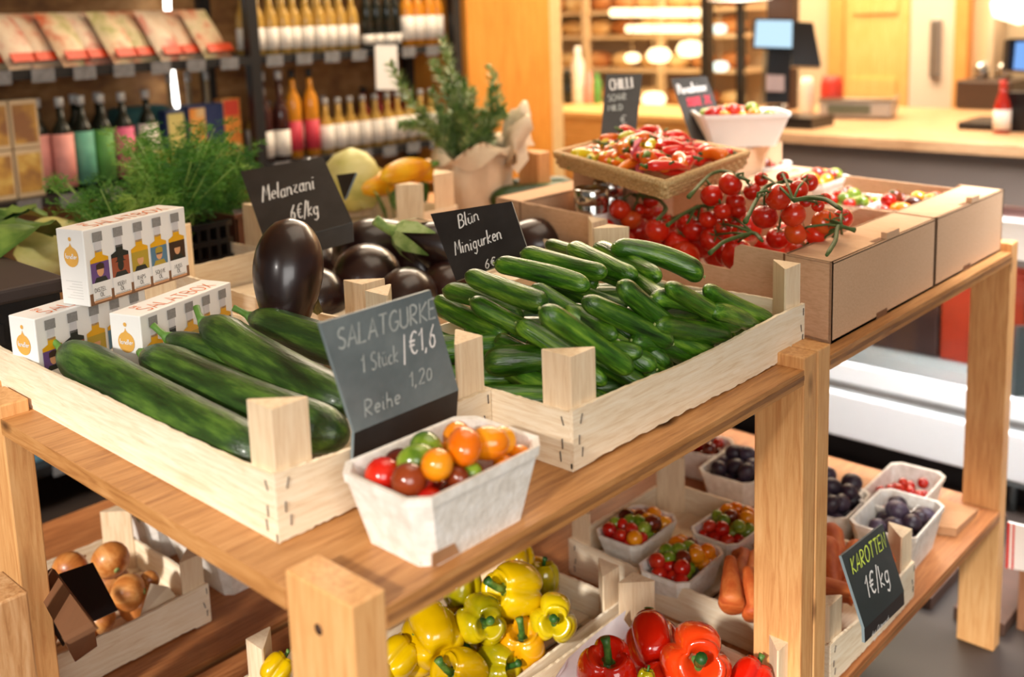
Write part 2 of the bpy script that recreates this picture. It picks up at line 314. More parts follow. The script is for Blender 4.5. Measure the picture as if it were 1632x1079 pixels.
# ------------------------------------------------------------------ stroke lettering
def _arc(cx, cy, rx, ry, a0, a1, n=7):
    return [(cx + rx * math.cos(math.radians(a0 + (a1 - a0) * i / n)), cy + ry * math.sin(math.radians(a0 + (a1 - a0) * i / n))) for i in range(n + 1)]
G = {
 'A': (.62, [[(0, 0), (.3, 1), (.6, 0)], [(.1, .35), (.5, .35)]]), 'B': (.55, [[(0, 0), (0, 1)], [(0, 1)] + _arc(.15, .77, .3, .23, 90, -90) + [(0, .54)], [(.1, .54)] + _arc(.2, .27, .32, .27, 90, -90) + [(0, 0)]]),
 'C': (.6, [_arc(.35, .5, .33, .5, 50, 310, 10)]), 'E': (.5, [[(.45, 1), (0, 1), (0, 0), (.48, 0)], [(0, .52), (.38, .52)]]),
 'G': (.65, [_arc(.35, .5, .33, .5, 50, 330, 10) + [(.64, .42), (.4, .42)]]), 'H': (.6, [[(0, 0), (0, 1)], [(.55, 0), (.55, 1)], [(0, .5), (.55, .5)]]),
 'I': (.15, [[(.05, 0), (.05, 1)]]), 'K': (.55, [[(0, 0), (0, 1)], [(.5, 1), (0, .45), (.52, 0)]]), 'L': (.5, [[(0, 1), (0, 0), (.45, 0)]]),
 'M': (.75, [[(0, 0), (.08, 1), (.35, .35), (.6, 1), (.7, 0)]]), 'N': (.6, [[(0, 0), (0, 1), (.52, 0), (.52, 1)]]), 'O': (.68, [_arc(.33, .5, .32, .5, 90, 450, 14)]),
 'P': (.52, [[(0, 0), (0, 1)] + _arc(.15, .73, .33, .27, 90, -90) + [(0, .46)]]), 'R': (.58, [[(0, 0), (0, 1)] + _arc(.15, .74, .33, .26, 90, -90) + [(0, .48), (.5, 0)]]),
 'S': (.52, [_arc(.26, .75, .22, .25, 40, 220, 6) + [(.2, .55), (.35, .45)] + _arc(.26, .25, .22, .25, 40, -150, 6)]), 'T': (.58, [[(0, 1), (.56, 1)], [(.28, 1), (.28, 0)]]),
 'U': (.6, [[(0, 1), (0, .3)] + _arc(.27, .27, .27, .27, 180, 360, 8) + [(.54, 1)]]), 'X': (.55, [[(0, 1), (.5, 0)], [(.5, 1), (0, 0)]]), 'W': (.8, [[(0, 1), (.2, 0), (.38, .7), (.56, 0), (.76, 1)]]),
 'Z': (.55, [[(0, 1), (.5, 1), (0, 0), (.5, 0)]]), 'D': (.6, [[(0, 0), (0, 1)] + _arc(.12, .5, .42, .5, 90, -90, 8) + [(0, 0)]]),
 'a': (.5, [_arc(.2, .25, .2, .25, 40, 400, 10), [(.4, .5), (.4, .08), (.5, 0)]]), 'c': (.42, [_arc(.22, .25, .2, .25, 50, 310, 8)]), 'd': (.5, [_arc(.2, .25, .2, .25, 40, 400, 10), [(.4, 1), (.4, 0)]]),
 'e': (.46, [[(.03, .27), (.4, .3)] + _arc(.22, .27, .19, .25, 10, 310, 9)]), 'f': (.3, [[(.3, 1), (.18, .95), (.14, 0)], [(0, .55), (.3, .55)]]), 'g': (.5, [_arc(.2, .25, .2, .25, 40, 400, 10), [(.4, .5), (.4, -.25), (.25, -.4), (.05, -.3)]]),
 'h': (.46, [[(0, 1), (0, 0), (0, .3)] + _arc(.18, .3, .18, .2, 170, 0, 6) + [(.38, 0)]]), 'i': (.2, [[(.05, .5), (.05, .06), (.16, 0)], [(.05, .7), (.07, .74)]]), 'k': (.42, [[(0, 1), (0, 0)], [(.36, .55), (0, .25), (.38, 0)]]),
 'l': (.18, [[(.03, 1), (.03, .06), (.15, 0)]]), 'n': (.5, [[(0, .5), (0, 0), (0, .3)] + _arc(.19, .3, .19, .2, 170, 0, 6) + [(.4, .05), (.5, 0)]]), 'r': (.36, [[(0, .5), (0, 0), (0, .3), (.15, .48), (.32, .46)]]),
 's': (.38, [[(.32, .45), (.15, .5), (.06, .38), (.3, .16), (.2, 0), (.02, .05)]]), 't': (.32, [[(.14, .85), (.14, .06), (.28, 0)], [(0, .55), (.3, .55)]]), 'u': (.5, [[(0, .5), (.02, .12), (.18, 0), (.36, .12), (.38, .5), (.4, .06), (.5, 0)]]),
 'z': (.45, [[(0, .5), (.36, .5), (.05, .12), (.4, 0)]]), 'ü': (.5, [[(0, .5), (.02, .12), (.18, 0), (.36, .12), (.38, .5), (.4, .06), (.5, 0)], [(.1, .7), (.12, .74)], [(.28, .7), (.3, .74)]]), 'm': (.7, [[(0, .5), (0, 0), (0, .35), (.14, .5), (.28, .4), (.28, 0), (.28, .35), (.44, .5), (.6, .4), (.6, 0)]]),
 '1': (.3, [[(0, .7), (.22, 1), (.22, 0)]]), '2': (.5, [_arc(.22, .75, .2, .25, 160, -30, 7) + [(0, 0), (.45, 0)]]), '6': (.5, [[(.36, 1), (.1, .6)] + _arc(.22, .27, .2, .27, 160, 520, 10)]), '0': (.5, [_arc(.22, .4, .2, .4, 90, 450, 12)]), '9': (.5, [_arc(.22, .7, .2, .27, 0, 360, 10) + [(.4, 0)]]),
 '€': (.62, [_arc(.4, .5, .28, .48, 50, 310, 9), [(0, .6), (.42, .6)], [(0, .42), (.4, .42)]]), '/': (.3, [[(0, -.1), (.25, 1.1)]]), '|': (.25, [[(.05, -.15), (.12, 1.15)]]), ',': (.2, [[(.08, .08), (0, -.15)]]), '-': (.4, [[(.05, .45), (.32, .45)]]), ' ': (.35, []), '*': (.3, [[(0, .5), (.24, .7)], [(0, .7), (.24, .5)], [(.12, .45), (.12, .75)]]), '.': (.18, [[(.05, 0), (.07, .04)]]),
}
def text_strokes(mb, txt, org, u, v, h, wd, mi=0, lift=0.002, seed=0, jit=0.05, slant=0.1, space=0.14, narrow=1.0):
    """flat ribbons of lettering on the plane org,u,v (unit vectors); h letter height, wd stroke width"""
    rnd = random.Random(seed); org = Vector(org); u = Vector(u).normalized(); v = Vector(v); v = (v - u * v.dot(u)).normalized(); n = u.cross(v)
    x = 0
    for ch in txt:
        wch, strokes = G.get(ch, G[' ']); dy = rnd.uniform(-jit, jit)
        for st in strokes:
            P = [(Vector(((x + (px_ + slant * py_ + rnd.uniform(-jit, jit) * .4) * narrow) * h, (py_ + dy + rnd.uniform(-jit, jit) * .4) * h))) for px_, py_ in st]
            if len(P) < 2: continue
            L = []; Rr = []
            for i, p in enumerate(P):
                t = (P[min(i + 1, len(P) - 1)] - P[max(i - 1, 0)]); t = t.normalized() if t.length > 1e-9 else Vector((1, 0)); nn = Vector((-t.y, t.x)) * wd / 2 * rnd.uniform(0.75, 1.2)
                L.append(p + nn); Rr.append(p - nn)
            vs = [org + u * q.x + v * q.y + n * lift for q in L] + [org + u * q.x + v * q.y + n * lift for q in Rr]; k = len(P)
            mb.add(vs, [(i, i + 1, k + i + 1, k + i) for i in range(k - 1)], mi)
        x += (wch + space) * narrow
    return x * h

# ------------------------------------------------------------------ the setting
fl = plain('dark_floor', (42, 33, 28), rough=0.5, var=0.2, scale=6)
struct('floor', MB().b2((-4, -4, -ZT - .1), (16, 14, -ZT)), fl)
osb = mix3('osb_board', [(120, 78, 42), (156, 108, 60), (188, 140, 88)], (1, 1, 1.6), 7, detail=6, rough=0.7)
struct('wall_back', MB().b2((-6, 6.45, -ZT), (5.72, 6.55, 4.2)), osb)
cream = plain('cream_plaster', (226, 204, 168), rough=0.8, var=0.04, scale=3)
struct('wall_right', MB().b2((11, -3, -ZT), (11.1, 12.1, 4.2)), cream)
struct('wall_far', MB().b2((5.7, 12, -ZT), (11.1, 12.1, 4.2)), cream)
struct('wall_side', MB().b2((5.72, 6.9, -ZT), (5.8, 12, 4.2)), cream)
struct('ceiling', MB().b2((-6, -4, 4.2), (16, 14, 4.3)), plain('ceiling_paint', (214, 196, 166), rough=0.9))
orange_w = wood('orange_panel', [(224, 140, 50), (236, 156, 62), (244, 172, 80)], 'z', scale=5, knots=False, rough=0.4, bump=0.02)
struct('wall_panel', MB().b2((5.76, 5.8, -ZT), (6.75, 6.9, 4.2)).b2((6.75, 5.8, -ZT), (6.9, 6.9, 4.2), 1), [orange_w, plain('panel_edge', (232, 196, 140), rough=0.5)])

# ------------------------------------------------------------------ tables
def table(name, x0, x1, y0, y1, label, ztop=0.0, zlow=-1.11, low=True, px=.072, py=.15, front=True):
    t = thing(name, label, 'table', ((x0 + x1) / 2, (y0 + y1) / 2, -ZT))
    b = MB(); b.b2((x0 + .01, y0 - .004, ztop - .042), (x1 - px + .02, y1, ztop), bev=.004)
    obj('tabletop', local(t, b), pine_x, t)
    if low:
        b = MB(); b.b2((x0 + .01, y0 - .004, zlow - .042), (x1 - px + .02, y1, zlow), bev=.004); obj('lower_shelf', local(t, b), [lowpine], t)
    for (cx, w_) in ((x0, px), (x1 - px, px)):
        for cy in (y0, y1 - py):
            b = MB(); b.b2((cx, cy, -ZT), (cx + w_, cy + py, ztop + .045), bev=.004)
            obj('leg', local(t, b), pine_z, t)
    return t
ply_m = wood('ply_core', [(120, 78, 42), (146, 98, 56), (170, 120, 74)], 'x', knots=False)
hairm_ = plain('dark_knot', (70, 44, 26), rough=.7)
def table2(name, x0, x1, y0, y1, label, pn_=.155):
    """table whose boards sit between the end posts"""
    px = .075; py = .155
    t = thing(name, label, 'table', ((x0 + x1) / 2, (y0 + y1) / 2, -ZT))
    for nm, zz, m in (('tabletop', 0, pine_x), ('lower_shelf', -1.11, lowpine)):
        b = MB()
        xa, xb, ya, yb = x0, x1, y0, y1
        # board notched round the four posts
        for (a, c, d, e) in ((xa + px, ya, xb - px, yb), (xa, ya + pn_, xa + px, yb - py), (xb - px, ya + py, xb, yb - py)):
            b.b2((a, c, zz - .043), (d, e, zz))
        ob_ = obj(nm, local(t, b), m, t)
        b = MB(); b.b2((xa + px, ya - .0012, zz - .029), (xb - px, ya, zz - .015)); obj('dark_middle_ply', local(t, b), ply_m, ob_)
        b = MB(); b.b2((xa - .0015, ya + pn_, zz - .0432), (xa, yb - py, zz)); obj('edge_strip', local(t, b), pine_y, ob_)
    for cx in (x0, x1 - px):
        for cy in (y0, y1 - py):
            py_ = pn_ if (cx == x0 and cy == y0) else py; b = MB(); b.b2((cx, cy, -ZT), (cx + px, cy + py_, .035), bev=.004); lg = obj('leg', local(t, b), pine_z, t)
            if py_ != py:
                hp = atX(508, 1003, x0); b = MB(); b.lathe([(.001, -.002), (.008, -.002), (.011, .0012), (.001, .0014)], 12); b.xf(Matrix.Translation(hp) @ Matrix.Rotation(-PI / 2, 4, 'Y')); obj('knot_hole', local(t, b), hairm_, lg)
    return t
table2('display_table', 0.965, 2.635, 1.30, 2.92, 'near pine display table under the cucumber crates', pn_=.19)
table2('display_table', 2.645, 4.385, 1.30, 2.92, 'pine display table at right under the cardboard cartons')
table2('display_table', 0.985, 2.635, 2.97, 4.4, 'rear pine table behind, carrying dill and squash')
table2('display_table', 2.645, 4.36, 2.97, 4.4, 'rear right pine table behind the wicker tray')

# ------------------------------------------------------------------ wooden crates
def slat(mb, x0, x1, z0, z1, y, th, seed, axis='x', bow=0.0, rag=0.004, mi=0, out=-1):
    """thin veneer board in the plane y (or x when axis='y'); ragged long edges, a little bow"""
    rnd = random.Random(seed); n = 64; vs = []; ph = rnd.uniform(0, 6)
    for i in range(n + 1):
        t = i / n; a = x0 + (x1 - x0) * t; bb = out * bow * math.sin(PI * t)
        zt = z1 + rnd.uniform(-rag, rag * .5) * .5 + .003 * math.sin(9 * t + ph) - (0.005 * math.sin(PI * t)); zb = z0 + rnd.uniform(-rag, rag) * .6 + .003 * math.sin(7 * t - ph)
        for (yy, zz) in ((y + bb, zb), (y + bb, zt), (y + bb + th, zt), (y + bb + th, zb)):
            vs.append((a, yy, zz) if axis == 'x' else (yy, a, zz))
    fs = [(i * 4 + k, i * 4 + (k + 1) % 4, (i + 1) * 4 + (k + 1) % 4, (i + 1) * 4 + k) for i in range(n) for k in range(4)] + [(3, 2, 1, 0), (n * 4, n * 4 + 1, n * 4 + 2, n * 4 + 3)]
    mb.add(vs, fs, mi)
def staples(mb, pts, axis, mi=1):
    rnd = random.Random(len(mb.v))
    for (a, z, off, ln, th) in pts:
        for k in range(1):
            a2 = a + rnd.uniform(-.006, .006); dx = rnd.uniform(-.006, .006)
            p = [(a2, off, z - ln / 2), (a2 + dx, off - .0015 * (1 if off >= 0 else 1), z + ln / 2)]
            if axis == 'y': p = [(q[1], q[0], q[2]) for q in p]
            mb.tube(p, .0016, mi, 5)
def crate(name_label, x0, y0, W, D, z=0.0, H=.142, PH=.265, PHb=None, seed=1, rz=0.0, group=None, post=.085, category='crate', inner=None):
    t = thing('wooden_crate', name_label, category, (x0, y0, z), rz, group)
    th = .010; PHb = PHb or PH; rnd = random.Random(seed); hz = .018
    def add(nm, b, m): return obj(nm, b, m, t)
    # bottom boards and feet
    b = MB(); nb = 5 if W > D else 4
    for k in range(nb):
        g = .008; wv = (D - 2 * th) / nb; b.b2((th, th + k * wv + g, hz), (W - th, th + (k + 1) * wv - g, hz + .008))
    add('base_boards', b, pop_x)
    for k in (0.0, .5, 1.0):
        b = MB(); cx = .03 + (W - .06) * k; b.b2((cx - .03, .004, 0), (cx + .03, D - .004, hz)); add('base_batten', b, pop_y)
    # four sides: short ones tucked inside the long ones
    for nm, yy, out in (('side_board', 0, -1), ('side_board', D - th, 1)):
        b = MB(); slat(b, 0, W, .006, H, yy, th, rnd.random(), 'x', bow=.006, out=out)
        off = yy - .001 if out < 0 else yy + th + .001
        for a in (.018, W - .02):
            staples(b, [(a + .01, H * .83, off, .022, 0), (a, H * .5, off, .022, 0), (a + .008, H * .28, off, .022, 0)], 'x')
        staples(b, [(W * .5, .03, off, .03, 0), (W * .51, .035, off, .035, 0)], 'x')
        add(nm, b, [pop_x, staple])
    for xx, out in ((0, -1), (W - th, 1)):
        b = MB(); slat(b, th, D - th, .008, H - .003, xx, th, rnd.random(), 'y', bow=.003, out=out)
        off = xx - .001 if out < 0 else xx + th + .001
        for a in (.03, D - .03):
            staples(b, [(a, H * .8, off, .02, 0), (a, H * .42, off, .024, 0), (a + .004, H * .2, off, .024, 0)], 'y')
        add('end_board', b, [pop_y, staple])
    for ix, iy in ((0, 0), (1, 0), (0, 1), (1, 1)):
        cx = th if ix == 0 else W - th; cy = th if iy == 0 else D - th; sx = 1 if ix == 0 else -1; sy = 1 if iy == 0 else -1
        ph = PH if iy == 0 else PHb
        e = .006
        poly = [(cx, cy), (cx + sx * post, cy), (cx + sx * post, cy + sy * e), (cx + sx * e, cy + sy * post), (cx, cy + sy * post)]
        if sx * sy < 0: poly.reverse()
        b = MB(); b.prism(poly, .026, ph)
        add('corner_post', b, pop_z)
    return t
crate('low poplar crate of long salad cucumbers, nearest the camera', 1.05, 1.63, .60, 1.50, seed=3, PH=.27, PHb=.255)
crate('poplar crate heaped with mini cucumbers at the table front', 1.655, 1.385, 1.07, .72, seed=5, PH=.262, PHb=.30)
crate('poplar crate of eggplants behind the two cucumber crates', 1.80, 2.28, 1.17, 1.1, seed=7, PH=.255, PHb=.30)
crate('poplar crate behind eggplants with cabbage and yellow squash', 2.22, 3.42, 1.07, .75, seed=9, PH=.30, PHb=.27, post=.12)
crate('lower shelf poplar crate of carrots and tomato punnets', 2.80, 1.32, .66, 1.06, z=-1.11, seed=11)
crate('lower shelf poplar crate of red bell peppers', 1.52, 1.33, 1.08, .60, z=-1.11, seed=13)
crate('lower shelf poplar crate of yellow bell peppers', 1.52, 1.97, 1.08, .64, z=-1.11, seed=15)
crate('small poplar crate of brown onions on the lower left shelf', 0.78, 3.16, .95, .62, z=-1.11, seed=17, H=.15)

# ------------------------------------------------------------------ cucumbers
def cuc_mesh(L, r, bend, seed, kind):
    rnd = random.Random(seed); n = 34; seg = 20; prof = []
    ph = [rnd.uniform(0, 6.28) for _ in range(4)]; b = MB(); vs = []
    for i in range(n + 1):
        t = .5 - .5 * math.cos(PI * i / n); x = (t - .5) * L
        tt_ = min(t, 1 - t) * 2 * (L / (2 * r)) / (1.15 if kind == 'mini' else 1.7); e = math.sqrt(max(0, 1 - (1 - min(1, tt_)) ** 2))
        if kind == 'salad': e *= 1 - .42 * max(0, (t - .80) / .2) ** 1.3
        else: e *= 1 - .12 * max(0, (t - .6) / .4) + .05 * math.sin(5 * t + ph[0])
        rr = r * max(e, .02)
        cy = bend * (1 - (2 * t - 1) ** 2) * L
        for k in range(seg):
            a = 2 * PI * k / seg
            q = rr * (1 + .035 * math.sin(3 * a + ph[1]) + .012 * math.sin(9 * a + ph[2] + 5 * t) + rnd.uniform(-.006, .006))
            vs.append((x, cy + q * math.cos(a), q * math.sin(a)))
    fs = [(i * seg + k, i * seg + (k + 1) % seg, (i + 1) * seg + (k + 1) % seg, (i + 1) * seg + k) for i in range(n) for k in range(seg)]
    fs += [tuple(reversed(range(seg))), tuple(n * seg + k for k in range(seg))]
    b.add(vs, fs, 0, True); return b
def mk_cuc(L, r, bend, seed, kind):
    def f():
        nm = 'mini_cucumber' if kind == 'mini' else 'salad_cucumber'
        o = obj(nm, cuc_mesh(L, r, bend, seed, kind), mini_g if kind == 'mini' else sal_g)
        t = MB()
        if kind == 'mini':
            t.lathe([(.0001, 0), (r * .12, .001), (r * .16, .004), (r * .05, .006), (.0001, .006)], 8)
            t.xf(Matrix.Translation((-L / 2 - .001, 0, 0)) @ Matrix.Rotation(-PI / 2, 4, 'Y')); obj('blossom_tip', t, tip_g, o)
        else:
            t.tube([(L / 2 - .012, 0, 0), (L / 2 + .012, 0, .004), (L / 2 + .035, .006, .012), (L / 2 + .05, .016, .02)], [.019, .0105, .0085, .0095], seg=8); obj('stem', t, stem_g, o)
        return o
    return f
def orient(a, b, roll):
    d = (Vector(b) - Vector(a)).normalized(); q = d.to_track_quat('X', 'Z'); return (q @ Quaternion((1, 0, 0), roll)).to_euler()
MINI_L, MINI_R = .315, .037
minis = [Proto(mk_cuc(MINI_L, MINI_R, bd, sd, 'mini')) for bd, sd in ((.04, 1), (-.05, 2), (.015, 3), (.07, 4), (-.02, 5))]
# crop coordinates (x0,y0,x1,y1, z0, z1, radius px in crop)
def cr(x, y): return 680 + .3708 * x, 370 + .3708 * y
MC = [ # visible mini cucumbers
 (190, 190, 495, 305, .335, .285, 45), (92, 255, 395, 362, .255, .22, 38), (55, 305, 330, 440, .20, .17, 44), (370, 470, 640, 560, .17, .15, 50),
 (315, 140, 680, 232, .345, .31, 40), (430, 97, 752, 172, .35, .325, 42), (440, 135, 715, 222, .305, .275, 34), (512, 345, 862, 585, .325, .20, 48),
 (575, 295, 800, 425, .29, .235, 40), (690, 300, 1035, 470, .31, .225, 43), (845, 232, 1108, 435, .345, .255, 42), (700, 250, 845, 300, .27, .25, 34),
 (1025, 225, 1345, 412, .335, .215, 41), (985, 285, 1245, 368, .29, .24, 37), (1000, 400, 1285, 452, .23, .19, 46), (1185, 235, 1490, 392, .29, .18, 40),
 (670, 75, 885, 170, .34, .31, 42), (740, 70, 988, 192, .315, .295, 38), (880, 78, 1165, 168, .34, .28, 44), (590, 60, 760, 115, .31, .30, 30),
 (620, 420, 905, 500, .225, .20, 43), (800, 445, 965, 558, .21, .155, 42), (900, 440, 1030, 545, .20, .16, 34), (940, 470, 1150, 548, .19, .155, 43),
 (720, 520, 930, 645, .17, .12, 42), (600, 520, 755, 625, .18, .13, 38), (420, 590, 640, 690, .115, .09, 46), (560, 640, 770, 712, .10, .09, 38),
 (850, 520, 992, 622, .15, .12, 34), (900, 520, 1055, 605, .16, .13, 36), (1060, 450, 1225, 520, .17, .14, 44), (1230, 340, 1408, 412, .22, .165, 36),
 (740, 160, 860, 205, .29, .28, 34), (30, 420, 180, 500, .15, .12, 44), (170, 520, 340, 590, .11, .10, 40), (400, 375, 560, 450, .235, .20, 38),
 (930, 200, 1040, 290, .29, .27, 34)]
mrnd = random.Random(5)
for i, (a, b_, c, d, z0, z1, rp) in enumerate(MC):
    P0 = at(*cr(a, b_), z0); P1 = at(*cr(c, d), z1); dv = (P1 - P0)
    mid = (P0 + P1) / 2; r = rp * .3708 / FPX * depth(mid) * 1.13
    while P1.y < 1.402 + r * .9 and z1 > .05: z1 -= .004; P1 = at(*cr(c, d), z1)
    dv = P1 - P0; mid = (P0 + P1) / 2
    L = min(dv.length + r * 1.1, .40)
    if dv.length + r * 1.1 < .24:   # partly hidden: its far end lies deeper in the heap
        L = .27; P0 = P1 - dv.normalized() * (L - r); mid = (P0 + P1) / 2; mid.z -= .01
    p = minis[i % 5]
    s = (L / MINI_L, r / MINI_R, r / MINI_R)
    p.place(mid, orient(P0, P1, mrnd.uniform(0, 6)) if i % 3 else orient(P1, P0, mrnd.uniform(0, 6)), s, 'dark green mini cucumber in the heaped crate,', 'cucumber', 'mini cucumbers heaped in the crate')
# hidden lower layers of the same heap
for k in range(12):
    x = 1.78 + .155 * (k % 6); y = 1.60 + .26 * (k // 6)
    minis[k % 5].place(Vector((x, y, .075)), Euler((k, .0, -.9 + .1 * (k % 3))), 1.0, 'dark green mini cucumber lying underneath in the heaped crate,', 'cucumber', 'mini cucumbers heaped in the crate')
for k in range(10):
    x = 1.86 + .15 * (k % 5); y = 1.64 + .22 * (k // 5)
    minis[k % 5].place(Vector((x, y, .15)), Euler((k, .0, -.8 + .1 * (k % 3))), 1.0, 'dark green mini cucumber lying underneath in the heaped crate,', 'cucumber', 'mini cucumbers heaped in the crate')
# long salad cucumbers: stem end first
SC = [ ((1.130, 2.74, .150), (1.138, 1.79, .095), .060, .012, 'pale streaked cucumber lying along the near crate board'),
       ((1.240, 2.50, .160), (1.290, 1.72, .115), .058, -.02, 'long dark green cucumber second from the near crate board'),
       ((1.31, 2.50, .185), (1.42, 1.92, .13), .038, .02, 'thin-necked cucumber in front of the white bottle cartons'),
       (tuple(at(322, 512, .235)), tuple(at(560, 650, .145)), .056, -.03, 'cucumber leaning down from the right white carton'),
       (tuple(at(398, 505, .20)), tuple(at(620, 575, .165)), .052, .02, 'cucumber beside the eggplant crate, behind the smudged chalkboard') ]
for i, (a, b_, r, bd, lab) in enumerate(SC):
    P0 = Vector(a); P1 = Vector(b_); L = (P1 - P0).length
    f = mk_cuc(L, r, bd, 20 + i, 'salad')
    o = f(); o.location = (P0 + P1) / 2; o.rotation_euler = orient(P1, P0, (0.4, 2.8, .5, 1.2, 0)[i]); tag(o, lab + ' in salad cucumber crate', 'cucumber', 'long salad cucumbers')

# ------------------------------------------------------------------ eggplants
def eggplant(L, r, a, b_, lab, cal=True, seed=0, calm=None):
    """a: blossom (fat) end point, b: stem end point"""
    a = Vector(a); b_ = Vector(b_); rnd = random.Random(seed)
    mb = MB(); prof = []; n = 22
    for i in range(n + 1):
        t = i / n; s_ = math.sin(PI * t ** .82) ** .62 if 0 < t < 1 else 0
        s_ *= 1 - .42 * t ** 1.6
        prof.append((max(r * s_ * 1.16, .0005), L * t))
    prof[-1] = (r * .18, L)
    mb.lathe(prof, 28, fn=lambda v, an, i: Vector((v.x + .10 * r * math.sin(v.z / L * 3), v.y, v.z)))
    d = (b_ - a).normalized(); q = d.to_track_quat('Z', 'X').to_euler()
    o = obj('eggplant', mb, egg_m); o.location = a; o.rotation_euler = q; tag(o, lab, 'eggplant', 'eggplants in the crate')
    if cal:
        c = MB(); R1 = r * .52
        for k in range(6):
            an = 2 * PI * k / 6 + .2; ca, sa = math.cos(an), math.sin(an); wv = R1 * .62
            pts = []
            for (rr, zz, ww) in ((R1 * .25, L + .012, wv * .7), (R1 * .9, L - .010, wv * 1.5), (R1 * 1.35, L - .05, wv * 1.4), (R1 * 1.6, L - .10 - rnd.uniform(0, .03), wv * .15)):
                for sgn in (-1, 1): pts.append((rr * ca - sgn * ww * .55 * sa, rr * sa + sgn * ww * .55 * ca, zz))
            c.add(pts, [(0, 1, 3, 2), (2, 3, 5, 4), (4, 5, 7, 6)], 0, True)
        obj('calyx', c, calm or calyx_g, o)
        s2 = MB(); s2.tube([(0, 0, L - .01), (0, 0, L + .04), (.012, 0, L + .085)], [r * .26, r * .17, r * .2], seg=10); obj('stem', s2, calm or calyx_g, o)
    return o
eggplant(.40, .093, atd(464, 346, 2.93), atd(458, 500, 2.87), 'upright glossy eggplant with rounded end up beside the long cucumbers', cal=False)
def egg2(px, py, z, L, r, az, lab, seed, cal=False, el=0.0):
    P = at(px, py, z); d = Vector((math.cos(az), math.sin(az), el)).normalized(); eggplant(L, r, P - d * L * .4, P + d * L * .6, lab, cal=cal, seed=seed)
eggplant(.36, .10, at(775, 425, .10), at(680, 388, .205), 'eggplant with bright green calyx and stem pointing left, behind the chalkboard', seed=2)
eggplant(.40, .112, at(528, 418, .10), at(652, 384, .16), 'eggplant lying on its side in front of the eggplant chalkboard', cal=False, seed=12)
egg2(505, 478, .05, .34, .10, 1.0, 'eggplant in shade just right of the withered leaf', 13)
egg2(585, 448, .07, .40, .122, 1.0, 'dull brown eggplant right behind the tall square crate post', 3)
egg2(672, 425, .06, .36, .115, .9, 'eggplant in middle of crate below the green calyx', 4)
egg2(650, 478, .06, .34, .10, .6, 'eggplant beside corner posts behind smudged chalkboard', 5)
egg2(852, 396, .08, .36, .108, 2.3, 'eggplant at right of crate behind the mini cucumber chalkboard', 6)
egg2(590, 392, .04, .34, .10, .2, 'eggplant lying near the eggplant chalkboard at the back', 7)
egg2(712, 458, .06, .30, .085, .9, 'small eggplant just left of mini cucumber chalkboard', 8)
egg2(500, 425, .04, .34, .10, 1.2, 'eggplant in shade right behind the upright eggplant', 9)
egg2(770, 405, .03, .34, .10, .9, 'eggplant in shade behind the mini cucumber chalkboard', 10)
lf = MB()
P = [at(480, 487, .18), at(502, 462, .26), at(515, 497, .20)]
lf.add([P[0], P[1], P[2], (P[0] + P[2]) / 2 + Vector((.01, -.01, -.02))], [(0, 3, 1), (3, 2, 1)], 0, True)
tag(obj('leaf', lf, dry_leaf), 'withered pointed leaf tip between cucumbers and upright eggplant', 'leaf')

# ------------------------------------------------------------------ chalkboards
def solve_quad(c, d0):
    """3D parallelogram whose corners lie on the four sight lines; first corner at depth d0"""
    r = [np.array(ray(*p)) / FPX for p in c]
    A = np.array([-r[1], r[2], -r[3]]).T; k = np.linalg.solve(A, -r[0]); k = [1, k[0], k[1], k[2]]
    return [CAM + Vector(r[i]) * (d0 * k[i]) for i in range(4)]
def board(c, d0, lab, lines, mat=slate, lip=None, name='chalkboard_sign', depths=None, backleg=True):
    """c: tl,tr,br,bl pixels"""
    if depths:
        Q = [atd(*c[i], depths[i]) for i in range(4)]; nn = (Q[2] - Q[3]).cross(Q[0] - Q[3]); v_ = ray(*c[1]); Q[1] = CAM + v_ * ((Q[3] - CAM).dot(nn) / v_.dot(nn))
    else: Q = solve_quad(c, d0)
    tl, tr, br, bl = Q
    base = (bl + br) / 2
    t = thing(name, lab, 'sign', base)
    b = MB(); b.slab(bl, br, tr, tl, .009, 0, 1); obj('board', local(t, b), [mat, slate_edge], t)
    u = (br - bl).normalized(); v = (tl - bl); v = (v - u * v.dot(u)).normalized(); n = u.cross(v)
    W = (br - bl).length; Hh = (tl - bl).length
    if lip is not None:
        b = MB(); dn = Vector(lip) ; b.slab(bl + dn, br + dn, br - n * .001, bl - n * .001, .009, 0, 1); obj('foot', local(t, b), [slate, slate_edge], t)
    groups = {}
    for i, (txt, fx, fy, h, wd, m) in enumerate(lines):
        mb = groups.setdefault(i, (MB(), m))[0]
        w1 = sum((G.get(ch, G[' '])[0] + .14) for ch in txt)      # width of the line at letter height 1
        fw, fh = h; hh = fh * Hh; nar = fw * W / (w1 * hh)
        text_strokes(mb, txt, bl + (br - bl) * fx + (tl - bl) * fy, u, (tl - bl), hh, wd, seed=i + int(d0 * 7), lift=.0018, narrow=nar, jit=.03)
    for mb, m in groups.values(): obj('chalk_lettering', local(t, mb), m, t)
    return Q
board([(510, 515), (686, 462), (731, 622), (565, 690)], 2.02, 'smudged grey chalkboard with salad cucumber price in front of the crate',
      [('SALATGURKE', .07, .74, (.92, .17), .0046, chalk_dim), ('1 Stück', .20, .47, (.34, .15), .0034, chalk_dim), ('|', .575, .45, (.05, .20), .0042, chalk), ('€1,6', .64, .48, (.28, .20), .0044, chalk), ('Reihe', .12, .10, (.34, .14), .0034, chalk_dim), ('1,20', .56, .20, (.24, .13), .0038, chalk_dim)], mat=slate_grey, lip=(.0, .012, -.075))
